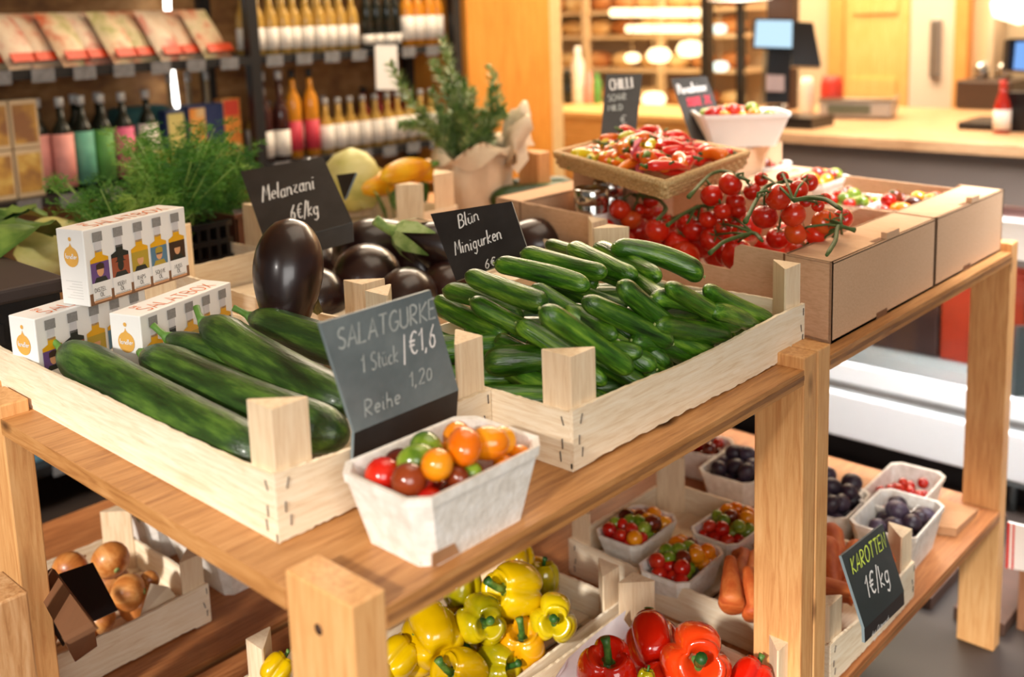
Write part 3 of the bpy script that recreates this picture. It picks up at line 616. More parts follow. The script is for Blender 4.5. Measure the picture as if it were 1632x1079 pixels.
board([(686, 341), (815, 321), (843, 405), (727, 448)], 3.05, 'dark chalkboard for mini cucumbers stuck behind the heaped cucumbers',
      [('Blün', .30, .66, (.30, .18), .0042, chalk), ('Minigurken', .12, .32, (.66, .18), .0040, chalk), ('6€', .42, .01, (.16, .11), .0036, chalk)], depths=[3.12, 3.05, 2.93, 3.0])
board([(383, 273), (515, 250), (562, 354), (424, 392)], 3.8, 'chalkboard for eggplants leaning over the back of their crate',
      [('Melanzani', .13, .52, (.64, .20), .0054, chalk), ('6€/kg', .36, .20, (.34, .18), .0054, chalk), ('*', .78, .84, (.08, .14), .005, chalk)], depths=[3.9, 3.85, 3.62, 3.6], lip=(.0, .0, -.07))
board([(966, 118), (1024, 118), (1012, 226), (956, 232)], 4.7, 'narrow upright chalkboard reading chilli in the wicker tray',
      [('CHILLI', .16, .76, (.70, .15), .009, chalk), ('SCHARF', .14, .60, (.62, .09), .006, chalk_dim), ('MILD', .16, .46, (.44, .08), .006, chalk_dim), ('€', .55, .26, (.22, .12), .007, chalk_dim)], depths=[4.62, 4.6, 4.45, 4.45])
board([(1069, 125), (1126, 121), (1166, 232), (1108, 240)], 5.0, 'leaning chalkboard with red lettering behind the chillies',
      [('Paradeiser', .08, .76, (.84, .14), .009, chalk), ('ROTE', .24, .58, (.40, .11), .012, chalk_red), ('2€', .72, .58, (.18, .11), .011, chalk_red), ('Stück', .34, .36, (.46, .12), .007, chalk_dim)], depths=[5.1, 5.1, 4.8, 4.8])
kq = board([(1341, 886), (1407, 835), (1441, 942), (1378, 1002)], 3.05, 'black chalkboard with green lettering, carrots one euro per kilo',
      [('KAROTTEN', .10, .70, (.84, .20), .0062, chalk_yel), ('1€/kg', .22, .28, (.58, .28), .0070, chalk)], mat=plain('chalkboard_green_black', (34, 44, 44), rough=.4), lip=(.0, -.002, -.045))
b = MB(); tl, tr, br, bl = kq
u = (br - bl).normalized()
text_strokes(b, 'Aus Österreich'.replace('Ö', 'O'), bl + Vector((.015, -.012, -.028)), u, Vector((0, 0, 1)), .018, .0026, lift=.004, seed=4)
text_strokes(b, 'regional', bl + Vector((.02, -.012, -.044)), u, Vector((0, 0, 1)), .015, .0024, lift=.004, seed=5)
kt = [o for o in THINGS if o.name.startswith('chalkboard_sign')][-1]
obj('small_lettering', local(kt, b), chalk, kt)
# dark chalkboard seen edge-on behind the eggplant one
board([(536, 279), (567, 275), (552, 312), (548, 318)], 4.3, 'small dark chalkboard corner leaning on the pointed cabbage', [], depths=[4.2, 4.25, 4.1, 4.1])

# ------------------------------------------------------------------ salad-oil gift cartons
purple = plain('print_purple', (104, 74, 130), rough=.4); oil = plain('print_oil', (224, 166, 24), rough=.35); oil_dark = plain('print_dark', (34, 40, 36), rough=.4)
skin = plain('print_skin', (216, 160, 116), rough=.4); hairm = plain('print_hair', (60, 40, 28), rough=.4); terra = plain('print_terracotta', (156, 80, 52), rough=.4)
blue_p = plain('print_blue', (84, 122, 146), rough=.4); olive_p = plain('print_olive', (176, 150, 50), rough=.4); capm = plain('print_cap_grey', (140, 138, 136), rough=.4, var=.15, scale=300); glassp = plain('print_glass', (206, 204, 206), rough=.35)
ink = plain('print_ink', (90, 84, 80), rough=.5); brand_o = plain('print_orange', (226, 126, 70), rough=.5); gold = plain('print_gold', (226, 172, 84), rough=.35)
base_br = plain('print_brown', (132, 92, 62), rough=.5)
OILS = [('DISTEL', purple, oil), ('KERN', terra, oil_dark), ('RAPS', olive_p, oil), ('SONNE', blue_p, oil), ('NUSS', hairm, oil)]
def oil_carton(loc, rz, lab):
    Lx, Dy, Hz = .375, .108, .215
    t = thing('oil_carton', lab, 'box', loc, rz, 'boxes of small salad oil bottles')
    b = MB(); b.b2((0, 0, 0), (Lx, Dy, Hz), bev=.003); obj('carton', b, white_card, t)
    b = MB(); b.b2((.004, -.001, .001), (Lx - .002, .0, .034)); obj('brown_base_band', b, base_br, t)
    mats = [capm, glassp, oil, purple, terra, olive_p, blue_p, hairm, oil_dark, skin, white_card, ink, base_br]
    y = -.0016
    for k, (nm, bg, liq) in enumerate(OILS):
        b = MB(); cx = .045 + k * .0715; w2 = .031
        def P(poly, m, lift=0.0):
            b.add([(cx + x_, y - lift, z_) for x_, z_ in poly], [tuple(range(len(poly)))], mats.index(m))
        P([(-.0165, .176), (.0165, .176), (.0165, .203), (-.0165, .203)], capm, .0003)
        P([(-.0115, .146), (.0115, .146), (.0115, .176), (-.0115, .176)], glassp)
        P([(-w2, .115), (w2, .115), (w2, .128), (.0125, .136), (.0125, .152), (-.0125, .152), (-.0125, .136), (-w2, .128)], liq)
        P([(-w2, .062), (w2, .062), (w2, .118), (-w2, .118)], bg, .0002)
        P([(-w2, .012), (w2, .012), (w2, .062), (-w2, .062)], white_card, .0002)
        P([(-w2 + .002, .006), (w2 - .002, .006), (w2, .012), (-w2, .012)], skin, .0002)
        # plain stand-in portrait: shoulders, head, hair
        P([(-.024, .062), (.024, .062), (.016, .076), (-.016, .076)], oil_dark if k != 3 else olive_p, .0004)
        hd = [(.012 * math.cos(a) * (1 if k != 1 else .9), .094 + .017 * math.sin(a)) for a in [2 * PI * i / 12 for i in range(12)]]
        P(hd, skin if k != 1 else oil_dark, .0006)
        if k != 1: P([(-.014, .098), (.014, .098), (.013, .112), (0, .117), (-.013, .112)], hairm if k in (0, 4) else olive_p, .0008)
        else: P([(-.02, .104), (.02, .104), (.012, .108), (.010, .122), (-.010, .122), (-.012, .108)], oil_dark, .0008)
        if k == 3: P([(-.011, .093), (.011, .093), (.011, .098), (-.011, .098)], ink, .0009)
        text_strokes(b, nm, (cx - len(nm) * .0042, y - .0012, .036), (1, 0, 0), (0, 0, 1), .011, .0016, mats.index(ink), lift=.0002, jit=0, slant=0)
        text_strokes(b, 'OL', (cx - .008, y - .0012, .021), (1, 0, 0), (0, 0, 1), .011, .0016, mats.index(ink), lift=.0002, jit=0, slant=0)
        P([(-.006, .0335), (-.003, .0335), (-.003, .035), (-.006, .035)], ink, .0006); P([(.0, .0335), (.003, .0335), (.003, .035), (.0, .035)], ink, .0006)
        for q in range(2): P([(-.026, .012 + .003 * q), (.026, .012 + .003 * q), (.026, .0130 + .003 * q), (-.026, .0130 + .003 * q)], ink, .0004)
        obj('printed_bottle', b, mats, t)
    b = MB(); text_strokes(b, 'SALATBOX', (.05, .016, Hz), (1, 0, 0), (0, 1, 0), .05, .0048, lift=.0008, jit=0, slant=0)
    text_strokes(b, 'DIE', (.055, .075, Hz), (1, 0, 0), (0, 1, 0), .016, .002, lift=.0008, jit=0, slant=0)
    obj('title_lettering', b, brand_o, t)
    b = MB(); cy, cz, r = Dy * .5, .138, .029
    pl = [(cy + r * math.cos(a), cz + r * math.sin(a)) for a in [math.radians(103 + i * 334 / 20) for i in range(21)]] + [(cy + .002, cz + r * 1.18), (cy, cz + r * 1.42), (cy - .002, cz + r * 1.18)]
    b.add([(-.0012, p, q) for p, q in pl], [tuple(range(len(pl)))])
    b.add([(-.0012, cy + .006 * math.cos(a), cz + r * 1.72 + .006 * math.sin(a)) for a in [2 * PI * i / 10 for i in range(10)]], [tuple(range(10))])
    for z0 in (cz - .02, cz + .016): b.b2((-.0013, cy - r * .8, z0), (-.0010, cy + r * .8, z0 + .001))
    e = obj('gold_emblem', b, gold, t)
    b = MB(); text_strokes(b, 'fandler', (-.0015, cy + .023, cz - .005), (0, -1, 0), (0, 0, 1), .014, .0024, lift=.0005, jit=0, slant=0, space=.1); obj('emblem_lettering', b, white_card, t)
    b = MB()
    for q in range(7): b.b2((-.0012, .02, .02 + q * .008), (-.0008, .085 - (q % 3) * .012, .0215 + q * .008))
    obj('side_print', b, plain('faint_print', (206, 204, 200), rough=.5), t)
    return t
oil_carton((1.222, 2.745, .247), math.radians(15), 'white carton of salad oils standing on top of two others')
oil_carton((1.265, 2.55, .03), math.radians(19), 'lower right white carton of salad oils, partly behind cucumbers')
oil_carton((1.075, 2.76, .03), math.radians(14), 'lower left white carton of salad oils by crate board')

# printed paper liner in the salad crate
b = MB(); pts = [(1.63, 2.86), (1.55, 2.78), (1.56, 2.66), (1.60, 2.58), (1.58, 2.40), (1.60, 2.2)]
for i, (x, y) in enumerate(pts): b.v += [(x - .05, y, .03), (x, y, .10), (x + .01 * (i % 2), y, .165 - .012 * i)]
for i in range(len(pts) - 1):
    for k in range(2): b.f.append((i * 3 + k, i * 3 + k + 1, i * 3 + 3 + k + 1, i * 3 + 3 + k)); b.mi.append(0); b.sm.append(True)
t = obj('paper_liner', b, tissue); tag(t, 'curled white printed paper liner beside the long cucumbers', 'paper')
b = MB(); text_strokes(b, 'Obst', (1.545, 2.70, .135), (0.2, -1, 0), (0, 0, 1), .03, .003, lift=.006); obj('print', b, blue_p, t)

# ------------------------------------------------------------------ paper punnets
def punnet_mesh(W, D, H, taper=.80, ch=.032, th=.006):
    def ring(w, d, c, z): return [(-w + c, -d, z), (w - c, -d, z), (w, -d + c, z), (w, d - c, z), (w - c, d, z), (-w + c, d, z), (-w, d - c, z), (-w, -d + c, z)]
    w, d = W / 2, D / 2; rings = []
    for (k, z, ins) in ((taper, 0, 0), (1, H - .022, 0), (1.03, H - .020, -.001), (1.045, H, -.001), (1.0, H - .002, .004), (.975, H - .022, th), (taper, .008, th)):
        rings.append(ring(w * k - ins * (ins > 0), d * k - ins * (ins > 0), ch * k, z))
    b = MB(); vs = [p for r in rings for p in r]; n = 8
    fs = [(i * n + k, i * n + (k + 1) % n, (i + 1) * n + (k + 1) % n, (i + 1) * n + k) for i in range(len(rings) - 1) for k in range(n)]
    fs += [tuple(reversed(range(n))), tuple((len(rings) - 1) * n + k for k in range(n))]
    b.add(vs, fs); return b
PUN = {}
def punnet(x, y, z, rz, lab, W=.30, D=.205, H=.135, cat='punnet', tilt=(0, 0)):
    key = (round(W, 3), round(D, 3), round(H, 3))
    if key not in PUN: PUN[key] = punnet_mesh(W, D, H).mesh('punnet', pulp)
    o = obj('paper_punnet', PUN[key], None, None, (x, y, z), (tilt[0], tilt[1], rz)); tag(o, lab, cat, 'grey-white paper punnets'); return o
def mk_oval(name, mat, r, el, stemmed=True, dent=.0):
    def f():
        b = MB(); n = 12; prof = []
        for i in range(n + 1):
            a = PI * i / n; rr = r * math.sin(a); zz = -r * el * math.cos(a)
            if dent and i > n - 3: zz -= dent * r * (i - n + 3) * .3
            prof.append((max(rr, .0004), zz))
        b.lathe(prof, 16); o = obj(name, b, mat)
        if stemmed:
            c = MB()
            for k in range(5):
                an = 2 * PI * k / 5; ca, sa = math.cos(an), math.sin(an); top = r * el * (1 - dent * .6)
                c.add([(0, 0, top + .001), (r * .22 * ca - r * .09 * sa, r * .22 * sa + r * .09 * ca, top + .001), (r * .5 * ca, r * .5 * sa, top - .002 + r * .04), (r * .22 * ca + r * .09 * sa, r * .22 * sa - r * .09 * ca, top + .001)], [(0, 1, 2, 3)])
            obj('calyx', c, vine_g, o)
        return o
    return f
CH = {k: [Proto(mk_oval('cherry_tomato', m, .027, el, st)) for el, st in ((1.0, False), (1.25, False), (1.1, True))] for k, m in (('red', c_red), ('dark red', c_dark), ('orange', c_orange), ('green', c_green))}
def relax(items, bound, it=60):
    """items: [pos, r]; push spheres apart inside the box bound"""
    for _ in range(it):
        for i in range(len(items)):
            for j in range(i + 1, len(items)):
                a, b_ = items[i], items[j]; d = b_[0] - a[0]; l = d.length; m = (a[1] + b_[1]) * .93
                if 1e-6 < l < m:
                    d *= (m - l) / l * .5; a[0] -= d; b_[0] += d
            p, r = items[i][0], items[i][1]; lo, hi = bound
            p.x = min(max(p.x, lo[0] + r), hi[0] - r); p.y = min(max(p.y, lo[1] + r), hi[1] - r); p.z = max(p.z, lo[2] + r)
    return items
def fill_punnet(pun, n, pick, where, W=.30, D=.205, H=.135, rr=.027, seed=0, kind='cherry tomato', z0=None):
    rnd = random.Random(seed); rz = pun.rotation_euler.z; items = []
    layers = H * .52 if z0 is None else z0
    for i in range(n):
        lx = rnd.uniform(-W * .38, W * .38); ly = rnd.uniform(-D * .34, D * .34)
        items.append([Vector((lx, ly, layers + rnd.uniform(0, .03))), rr * rnd.uniform(.85, 1.15), None])
    relax(items, ((-W * .44, -D * .43, layers), (W * .44, D * .43, 1)))
    for it in items:
        it[0].z = min(it[0].z, H + .016 - abs(it[0].x) * .12)
        col = pick(it[0].x / W, it[0].y / D, rnd); R = Matrix.Rotation(rz, 4, 'Z')
        P = pun.location + (R @ it[0]); PR = rnd.choice(CH[col])
        PR.place(P, Euler((rnd.uniform(0, 6), rnd.uniform(0, 6), rnd.uniform(0, 6))), it[1] / .027, f'{col} {kind} in {where},', 'tomato', f'{kind}es in {where}')
# the near punnet, rim 555-865 px: tomatoes placed by eye
pn = punnet(1.305, 1.425, 0, 0, 'paper punnet of mixed tomatoes on the near table corner', W=.345, D=.235, H=.155)
cn = MB(); 
def crn(x, y): return 540 + .2596 * x, 640 + .2596 * y
NP = [(275, 485, 100, .125, 'red', 0), (380, 370, 70, .13, 'dark red', 1), (475, 410, 85, .15, 'green', 1), (550, 335, 88, .15, 'green', 1), (455, 550, 95, .135, 'dark red', 0), (600, 495, 85, .14, 'orange', 0),
      (590, 590, 80, .13, 'red', 0), (330, 580, 70, .11, 'red', 0), (680, 390, 62, .135, 'green', 0), (720, 215, 72, .15, 'orange', 1), (755, 280, 64, .16, 'orange', 0), (675, 290, 50, .14, 'orange', 0), (870, 280, 62, .14, 'orange', 0),
      (840, 365, 92, .155, 'orange', 1), (985, 250, 75, .15, 'orange', 0), (1020, 345, 92, .165, 'orange', 1), (780, 500, 90, .125, 'dark red', 0), (815, 500, 60, .14, 'dark red', 1), (920, 455, 58, .145, 'green', 0), (1150, 345, 58, .12, 'orange', 0), (1080, 420, 60, .115, 'orange', 0), (740, 440, 70, .12, 'dark red', 1)]
nr = random.Random(3); items = []
for (x, y, rp, z, col, el) in NP:
    z += .008; P = at(*crn(x, y), z); items.append([P, rp * .2596 / FPX * depth(P) * 1.2, col, el])
relax(items, ((1.305 - .155, 1.425 - .104, .05), (1.305 + .158, 1.425 + .108, 1)), 12)
b = MB(); b.slab((-.13, -.0965, .004), (-.06, -.097, .004), (-.075, -.1005, .032), (-.132, -.101, .034), .002); obj('brown_label', b, kraft_brown, pn)
b = MB(); b.b2((-.137, -.074, .006), (-.131, -.068, .04)); obj('metal_clip', b, staple, pn)
for P, r, col, el in items:
    CH[col][el].place(P, Euler((nr.uniform(1, 2), nr.uniform(0, 6), nr.uniform(0, 6))), r / .027, f'{col} tomato in the near table-corner punnet,', 'tomato', 'mixed tomatoes in the near corner punnet')
for k in range(10):
    CH['red'][0].place(Vector((1.21 + .05 * (k % 5), 1.39 + .07 * (k // 5), .06)), Euler((k, 0, 0)), 1.15, 'red tomato lying at the bottom of the near punnet', 'tomato', 'mixed tomatoes in the near corner punnet')
mixc = lambda x, y, r: ('red' if x < -.15 else 'green' if x < .08 else 'orange') if r.random() < .8 else r.choice(['dark red', 'green', 'orange'])
def pxp(c, z): p = at(*c, z); return p.x, p.y
# punnets inside the carrot crate (long axis along x)
for (c, rz, nm, n) in (((1015, 836), .05, 'rear left tomato punnet of the lower crate', 30), ((1086, 890), .06, 'front tomato punnet of the lower crate', 30), ((1166, 834), .0, 'rear right tomato punnet of the lower crate', 24)):
    x, y = pxp(c, -.955); p = punnet(x, y, -1.07, rz, {'rear left': 'paper punnet of mixed tomatoes at the rear left of lower crate', 'front': 'paper punnet of mixed tomatoes at front of lower crate beside carrots', 'rear right': 'paper punnet of mixed tomatoes next to the tall post'}[nm.split(' tomato')[0]], W=.30, D=.20, H=.115)
    fill_punnet(p, n, mixc, nm, W=.30, D=.2, H=.115, seed=n + int(x * 100))

# ------------------------------------------------------------------ bell peppers
def mk_pepper(mat, seed, H=.20, R=.105):
    def f():
        rnd = random.Random(seed); lob = rnd.choice([3, 4, 4]); ph = rnd.uniform(0, 6); b = MB(); n = 20; prof = []
        for i in range(n + 1):
            t = i / n; a = PI * t
            prof.append((max(R * math.sin(a) ** .62, .0008) * (1 - .10 * (1 - t)), -H / 2 * math.cos(a)))
        def df(v, an, i):
            t = i / n; k = abs(math.cos(lob * an / 2 + ph)); amp = .26 * math.sin(PI * min(1, t * 1.0)) ** .3 + .1
            rr = math.hypot(v.x, v.y); s_ = 1 - amp * (1 - k) ** 2.2
            z = v.z
            if t > .5: z -= .36 * H * math.exp(-(rr / (R * .42)) ** 2) * (1 - .25 * k)          # hollow shoulder
            if t > .5: z += .10 * H * k * (rr / R) * (t - .5) * 2 * (1 - math.exp(-(rr / (R * .4)) ** 2))
            if t < .3: z += .16 * H * math.exp(-(rr / (R * .4)) ** 2)
            return Vector((v.x * s_, v.y * s_, z))
        # extra rings near the stem
        prof = prof[:-3] + [(R * .62, H * .485), (R * .45, H * .50), (R * .32, H * .505), (R * .2, H * .505), (R * .08, H * .505), (.001, H * .505)]
        b.lathe(prof, 36, fn=lambda v, an, i: df(v, an, min(i, n)))
        o = obj('bell_pepper', b, mat)
        s = MB(); zb = H * .505 - .36 * H
        s.lathe([(R * .30, zb + .012), (R * .27, zb + .02), (R * .13, zb + .026), (R * .11, zb + .03)], 12)
        s.tube([(0, 0, zb + .02), (.004, 0, zb + .055), (.016, .004, zb + .09), (.026, .008, zb + .108)], [R * .15, R * .12, R * .12, R * .16], seg=10)
        obj('stem', s, pstem, o); return o
    return f
PEP = {k: [Proto(mk_pepper(m, sd)) for sd in (1, 2)] for k, m in (('yellow', pep_yel), ('greenish yellow', pep_yg), ('amber', pep_ora), ('red', pep_red), ('orange-red', pep_rdo))}
def pepper(px, py, rp, z, col, tilt, az, lab, v=0, grp='yellow peppers in the lower crate'):
    P = at(px, py, z); r = rp / FPX * depth(P)
    # stem direction: 'tilt' from vertical towards compass az (0 = towards +x)
    d = Vector((math.sin(tilt) * math.cos(az), math.sin(tilt) * math.sin(az), math.cos(tilt)))
    PEP[col][v].place(P, d.to_track_quat('Z', 'X').to_euler(), r / .105, lab, 'bell pepper', grp)
TC = math.radians(225)   # towards the camera
YP = [(690, 1012, 52, -.90, 'yellow', 1.3, 1.2, 'large bright yellow pepper, lying on its side, beside the near table leg', 0),
 (765, 988, 44, -.88, 'greenish yellow', 1.25, TC + .4, 'greenish yellow pepper with stem facing the camera, above middle of crate', 1),
 (820, 940, 48, -.83, 'yellow', 1.15, TC - .9, 'topmost yellow pepper with curled green stem, under the table edge', 0),
 (882, 985, 42, -.90, 'greenish yellow', 1.2, TC, 'greenish pepper with cut stem at the right end of yellow crate', 0),
 (832, 1030, 42, -.97, 'amber', .35, TC, 'amber pepper with upright dark stem, right of centre', 1),
 (632, 1050, 34, -.93, 'yellow', 1.2, 0, 'yellow pepper with split lobes right against the near leg', 1),
 (735, 1078, 46, -.98, 'yellow', .9, 3.0, 'lower yellow pepper cut by bottom edge of the photo', 0),
 (790, 1062, 38, -1.0, 'greenish yellow', 1.3, TC + 1.0, 'greenish yellow pepper low down beside the amber one', 0),
 (735, 935, 36, -.86, 'greenish yellow', .6, 1.0, 'yellow pepper half hidden just under the table edge', 1),
 (868, 922, 26, -.90, 'greenish yellow', .2, 1.0, 'small pepper with black stem against the crate rear board', 0),
 (828, 890, 26, -.85, 'yellow', 1.0, 1.0, 'highest yellow pepper peeping out below the tabletop', 1),
 (440, 1068, 26, -.92, 'yellow', 1.0, 0, 'yellow pepper left of the near table leg', 0)]
for (px, py, rp, z, col, ti, az, lab, v) in YP: pepper(px, py, rp, z, col, ti, az, lab, v)
for k in range(5): PEP['yellow'][k % 2].place(Vector((1.75 + .19 * k, 2.3, -.99)), Euler((k, 1, 0)), .9, 'yellow pepper lying underneath in the lower crate', 'bell pepper', 'yellow peppers in the lower crate')
RP = [(1108, 1050, 60, -.88, 'orange-red', 1.15, TC, 'large orange-red pepper with thick green stem towards the camera', 0),
 (968, 1072, 52, -.90, 'red', .35, TC, 'red pepper with upright green stem, left in the crate', 1),
 (1042, 1030, 50, -.93, 'red', 1.3, .8, 'smooth dark red pepper behind the other two', 0),
 (1195, 1088, 36, -.95, 'red', 1.0, 0, 'red pepper at right, cut by the bottom edge', 1)]
for (px, py, rp, z, col, ti, az, lab, v) in RP: pepper(px, py, rp, z, col, ti, az, lab, v, 'red peppers in the lower crate')
for k in range(5): PEP['red'][k % 2].place(Vector((1.72 + .19 * k, 1.6, -.99)), Euler((k, 1, 0)), .9, 'red pepper lying underneath in the lower crate', 'bell pepper', 'red peppers in the lower crate')
o = PEP['greenish yellow'][0].place(at(1030, 1082, -.85), Euler((0, .3, 0)), .26, 'tiny green pepper between the two front red peppers', 'bell pepper', 'red peppers in the lower crate')
# tissue liner of the red pepper crate
b = MB(); path = [(885, 1079), (905, 1052), (935, 1022), (965, 1000), (985, 982), (998, 975)]
for i, (x, y) in enumerate(path):
    p = at(x, y, -.93); q = at(x + 12, y + 34, -.99)
    b.v += [tuple(q), tuple((p + q) / 2 + Vector((-.02, .01, .015))), tuple(p + Vector((.0, 0, .006 * (i % 2))))]
for i in range(len(path) - 1):
    for k in range(2): b.f.append((i * 3 + k, i * 3 + k + 1, i * 3 + 3 + k + 1, i * 3 + 3 + k)); b.mi.append(0); b.sm.append(True)
t = obj('tissue_liner', b, tissue); tag(t, 'crumpled pale printed tissue along edge of the red pepper crate', 'paper')

# ------------------------------------------------------------------ carrots
def mk_carrot(L, r, seed):
    def f():
        rnd = random.Random(seed); b = MB(); prof = []
        for i in range(15):
            t = i / 14; rr = r * (1 - .62 * t) * (1 if t > .04 else .8) * (1 + rnd.uniform(-.03, .03)); prof.append((rr if i < 14 else .002, L * t))
        b.lathe(prof, 16, fn=lambda v, a, i: Vector((v.x + .01 * math.sin(v.z * 9), v.y, v.z))); b.xf(Matrix.Translation((0, 0, -L / 2)))
        return obj('carrot', b, carrot_m)
    return f
CAR = [Proto(mk_carrot(.34, .046, 1)), Proto(mk_carrot(.30, .040, 2))]
crn_ = random.Random(8)
def carrot(a, b_, v, lab, s=1.0):
    a, b_ = Vector(a), Vector(b_); CAR[v].place((a + b_) / 2, (b_ - a).normalized().to_track_quat('Z', 'X').to_euler(), s, lab, 'carrot', 'carrots in the lower crate')
carrot(at(1166, 960, -.92), at(1164, 894, -.86), 0, 'thick carrot standing up beside the front tomato punnet', (1.0, 1.0, .62))
carrot(at(1200, 972, -.95), at(1192, 915, -.88), 1, 'carrot leaning just left of the tall table post', (1.0, 1.0, .6))
for i, (a, b_) in enumerate([((1332, 880), (1345, 925)), ((1350, 900), (1325, 935)), ((1328, 945), (1372, 955)), ((1375, 900), (1340, 915)), ((1322, 895), (1330, 950))]):
    carrot(at(*a, -.93), at(*b_, -.97), i % 2, 'carrot right of the tall posts beside the price board,', 1.0)
for i in range(10):
    x = 2.9 + .05 * i; y = 1.46 + .05 * (i % 5)
    carrot((x, y, -1.03 + .02 * (i % 3)), (x + crn_.uniform(.05, .3), y + .25, -1.0), i % 2, 'carrot lying underneath in the lower crate,')
for i in range(6):
    carrot((2.88, 1.5 + .04 * i, -.98), (3.15, 1.62 + .04 * i, -.96), i % 2, 'carrot lying underneath in the lower crate,', .9)

# ------------------------------------------------------------------ plums, berries on the lower shelf
PL = [Proto(mk_oval('plum', plum_m, .04, e, False)) for e in (1.08, 1.2)]
def fill(pun, n, protos, lab, cat, grp, W, D, H, rr, r0, seed=0):
    rnd = random.Random(seed); items = [[Vector((rnd.uniform(-W * .36, W * .36), rnd.uniform(-D * .33, D * .33), H * .5 + rnd.uniform(0, .03))), rr * rnd.uniform(.88, 1.12)] for _ in range(n)]
    relax(items, ((-W * .43, -D * .42, H * .4), (W * .43, D * .42, 1)))
    for P, r in items:
        rnd.choice(protos).place(pun.location + Matrix.Rotation(pun.rotation_euler.z, 4, 'Z') @ P, Euler((rnd.uniform(0, 6), rnd.uniform(0, 6), 0)), r / r0, lab, cat, grp)
for (c, z, lab, where, W, D) in (((1180, 750), -1.0, 'paper punnet of plums left of the tall posts', 'left plum punnet', .32, .25), ((1325, 805), -1.0, 'paper punnet of plums right against the tall posts', 'middle plum punnet', .30, .22), ((1430, 828), -.97, 'paper punnet of plums at the shelf front above the carrot board', 'front plum punnet', .36, .245)):
    x, y = pxp(c, z); p = punnet(x, y, -1.11, 0.05, lab, W=W, D=D, H=.17 if 'front' in where else .14)
    fill(p, 20, PL, f'dark blue plum in the {where},', 'plum', f'plums in the {where}', W, D, .14, .036, .04, seed=int(x * 10))
RB = [Proto(mk_oval('red_berry', c_red, .02, 1.0, False))]
x, y = pxp((1130, 712), -.98); p = punnet(x, y + .02, -1.11, .1, 'paper punnet of small red fruit behind the left plums', W=.22, D=.2, H=.14)
fill(p, 14, [CH['red'][0], CH['dark red'][0]], 'red tomato in the punnet behind the left plums,', 'tomato', 'tomatoes behind the left plum punnet', .22, .2, .14, .028, .027, 5)
x, y = pxp((1452, 792), -.98); p = punnet(x + .05, y + .06, -1.11, .05, 'long brownish punnet of red berries behind the front plums', W=.44, D=.22, H=.14)
fill(p, 26, RB, 'small red berry in the punnet behind the front plums,', 'berry', 'red berries in the punnet behind the front plums', .44, .22, .15, .021, .02, 6)
b = MB(); q = [at(1322, 740, -1.09), at(1432, 742, -1.09), at(1590, 825, -1.10), at(1540, 862, -1.105)]
q = [(3.9, 2.15), (4.2, 1.98), (4.22, 1.36), (3.98, 1.36), (3.85, 1.7)]
vs = [(x, y, -1.105) for x, y in q] + [(x + .01, y, -1.085 + .012 * (i % 2)) for i, (x, y) in enumerate(q)]; n = len(q)
b.add(vs, [tuple(reversed(range(n))), tuple(range(n, 2 * n))] + [(i, (i + 1) % n, n + (i + 1) % n, n + i) for i in range(n)])
tag(obj('paper_bag', b, kraft_brown), 'flat brown paper bags lying at the right end of lower shelf', 'bag')

# ------------------------------------------------------------------ cardboard cartons
def carton(x0, y0, W, D, z, H, lab, rim=.13, notch=True, rz=0.0, slot=True, skew=0.0):
    """open produce carton, long axis y, wide folded rims on the two short... ends"""
    t = thing('cardboard_carton', lab, 'box', (x0, y0, z), rz, 'open cardboard produce cartons'); th = .009
    b = MB(); b.b2((0, 0, 0), (W, D, th)); obj('bottom', b, card, t)
    # left wall (towards -x) with lowered middle
    for nm, xx in (('long_wall', 0), ('long_wall', W - th)):
        b = MB(); lowz = H * .64 if xx == 0 and notch else H * .93
        pol = [(0, 0), (D, 0), (D, H), (D * .64, H), (D * .622, H - .012), (D * .605, lowz + .03), (D * .585, lowz), (D * .235, lowz), (D * .225, lowz + .02), (D * .222, H - .012), (D * .21, H), (0, H)] if notch and xx == 0 else [(0, 0), (D, 0), (D, H), (D * .8, H), (D * .78, lowz), (D * .2, lowz), (D * .18, H), (0, H)]
        b.prism(pol, xx, xx + th, axis='x')
        if xx == 0:
            b.b2((-.0015, rim - .003, H * .35), (0, rim + .004, H), 1); b.b2((-.0015, D - rim, H * .35), (0, D - rim + .006, H), 1)
        obj(nm, b, [card, card_dark], t)
    for yy, s_ in ((0, 1), (D, -1)):
        b = MB(); y_a, y_b = sorted((yy, yy + s_ * th)); b.b2((0, y_a, 0), (W, y_b, H)); y_c, y_d = sorted((yy, yy + s_ * rim)); b.b2((0, y_c, H - th), (W, y_d, H), bev=.003)
        y_e, y_f = sorted((yy + s_ * (rim - th), yy + s_ * rim)); b.b2((th, y_e, H * .5), (W - th, y_f, H))
        if slot and s_ == 1:
            b.b2((W * .40, yy - .0015, .0), (W * .50, yy + .001, .02), 1); b.b2((W * .48, yy - .0016, H - .001), (W * .60, yy + .02, H + .022), 0)
            b.b2((W * .40, yy + .012, H + .0002), (W * .49, yy + .03, H + .001), 1)
        obj('end_wall', b, [card, card_dark], t)
    if skew:                                    # the soft cartons stand a little out of square
        for ch in t.children:
            for v in ch.data.vertices: v.co.x += skew * v.co.y
    return t
carton(2.815, 1.345, .80, 1.64, .0, .25, 'open cardboard carton of vine tomatoes right of the mini cucumbers', rim=.17, skew=.17)
carton(3.622, 1.345, .70, 1.02, .0, .25, 'open cardboard carton with tomato punnets at right end', rim=.17, skew=.17)
carton(4.04, 2.40, .44, .46, .0, .37, 'taller cardboard carton at back under the white punnet', rim=.1, notch=False, slot=False)

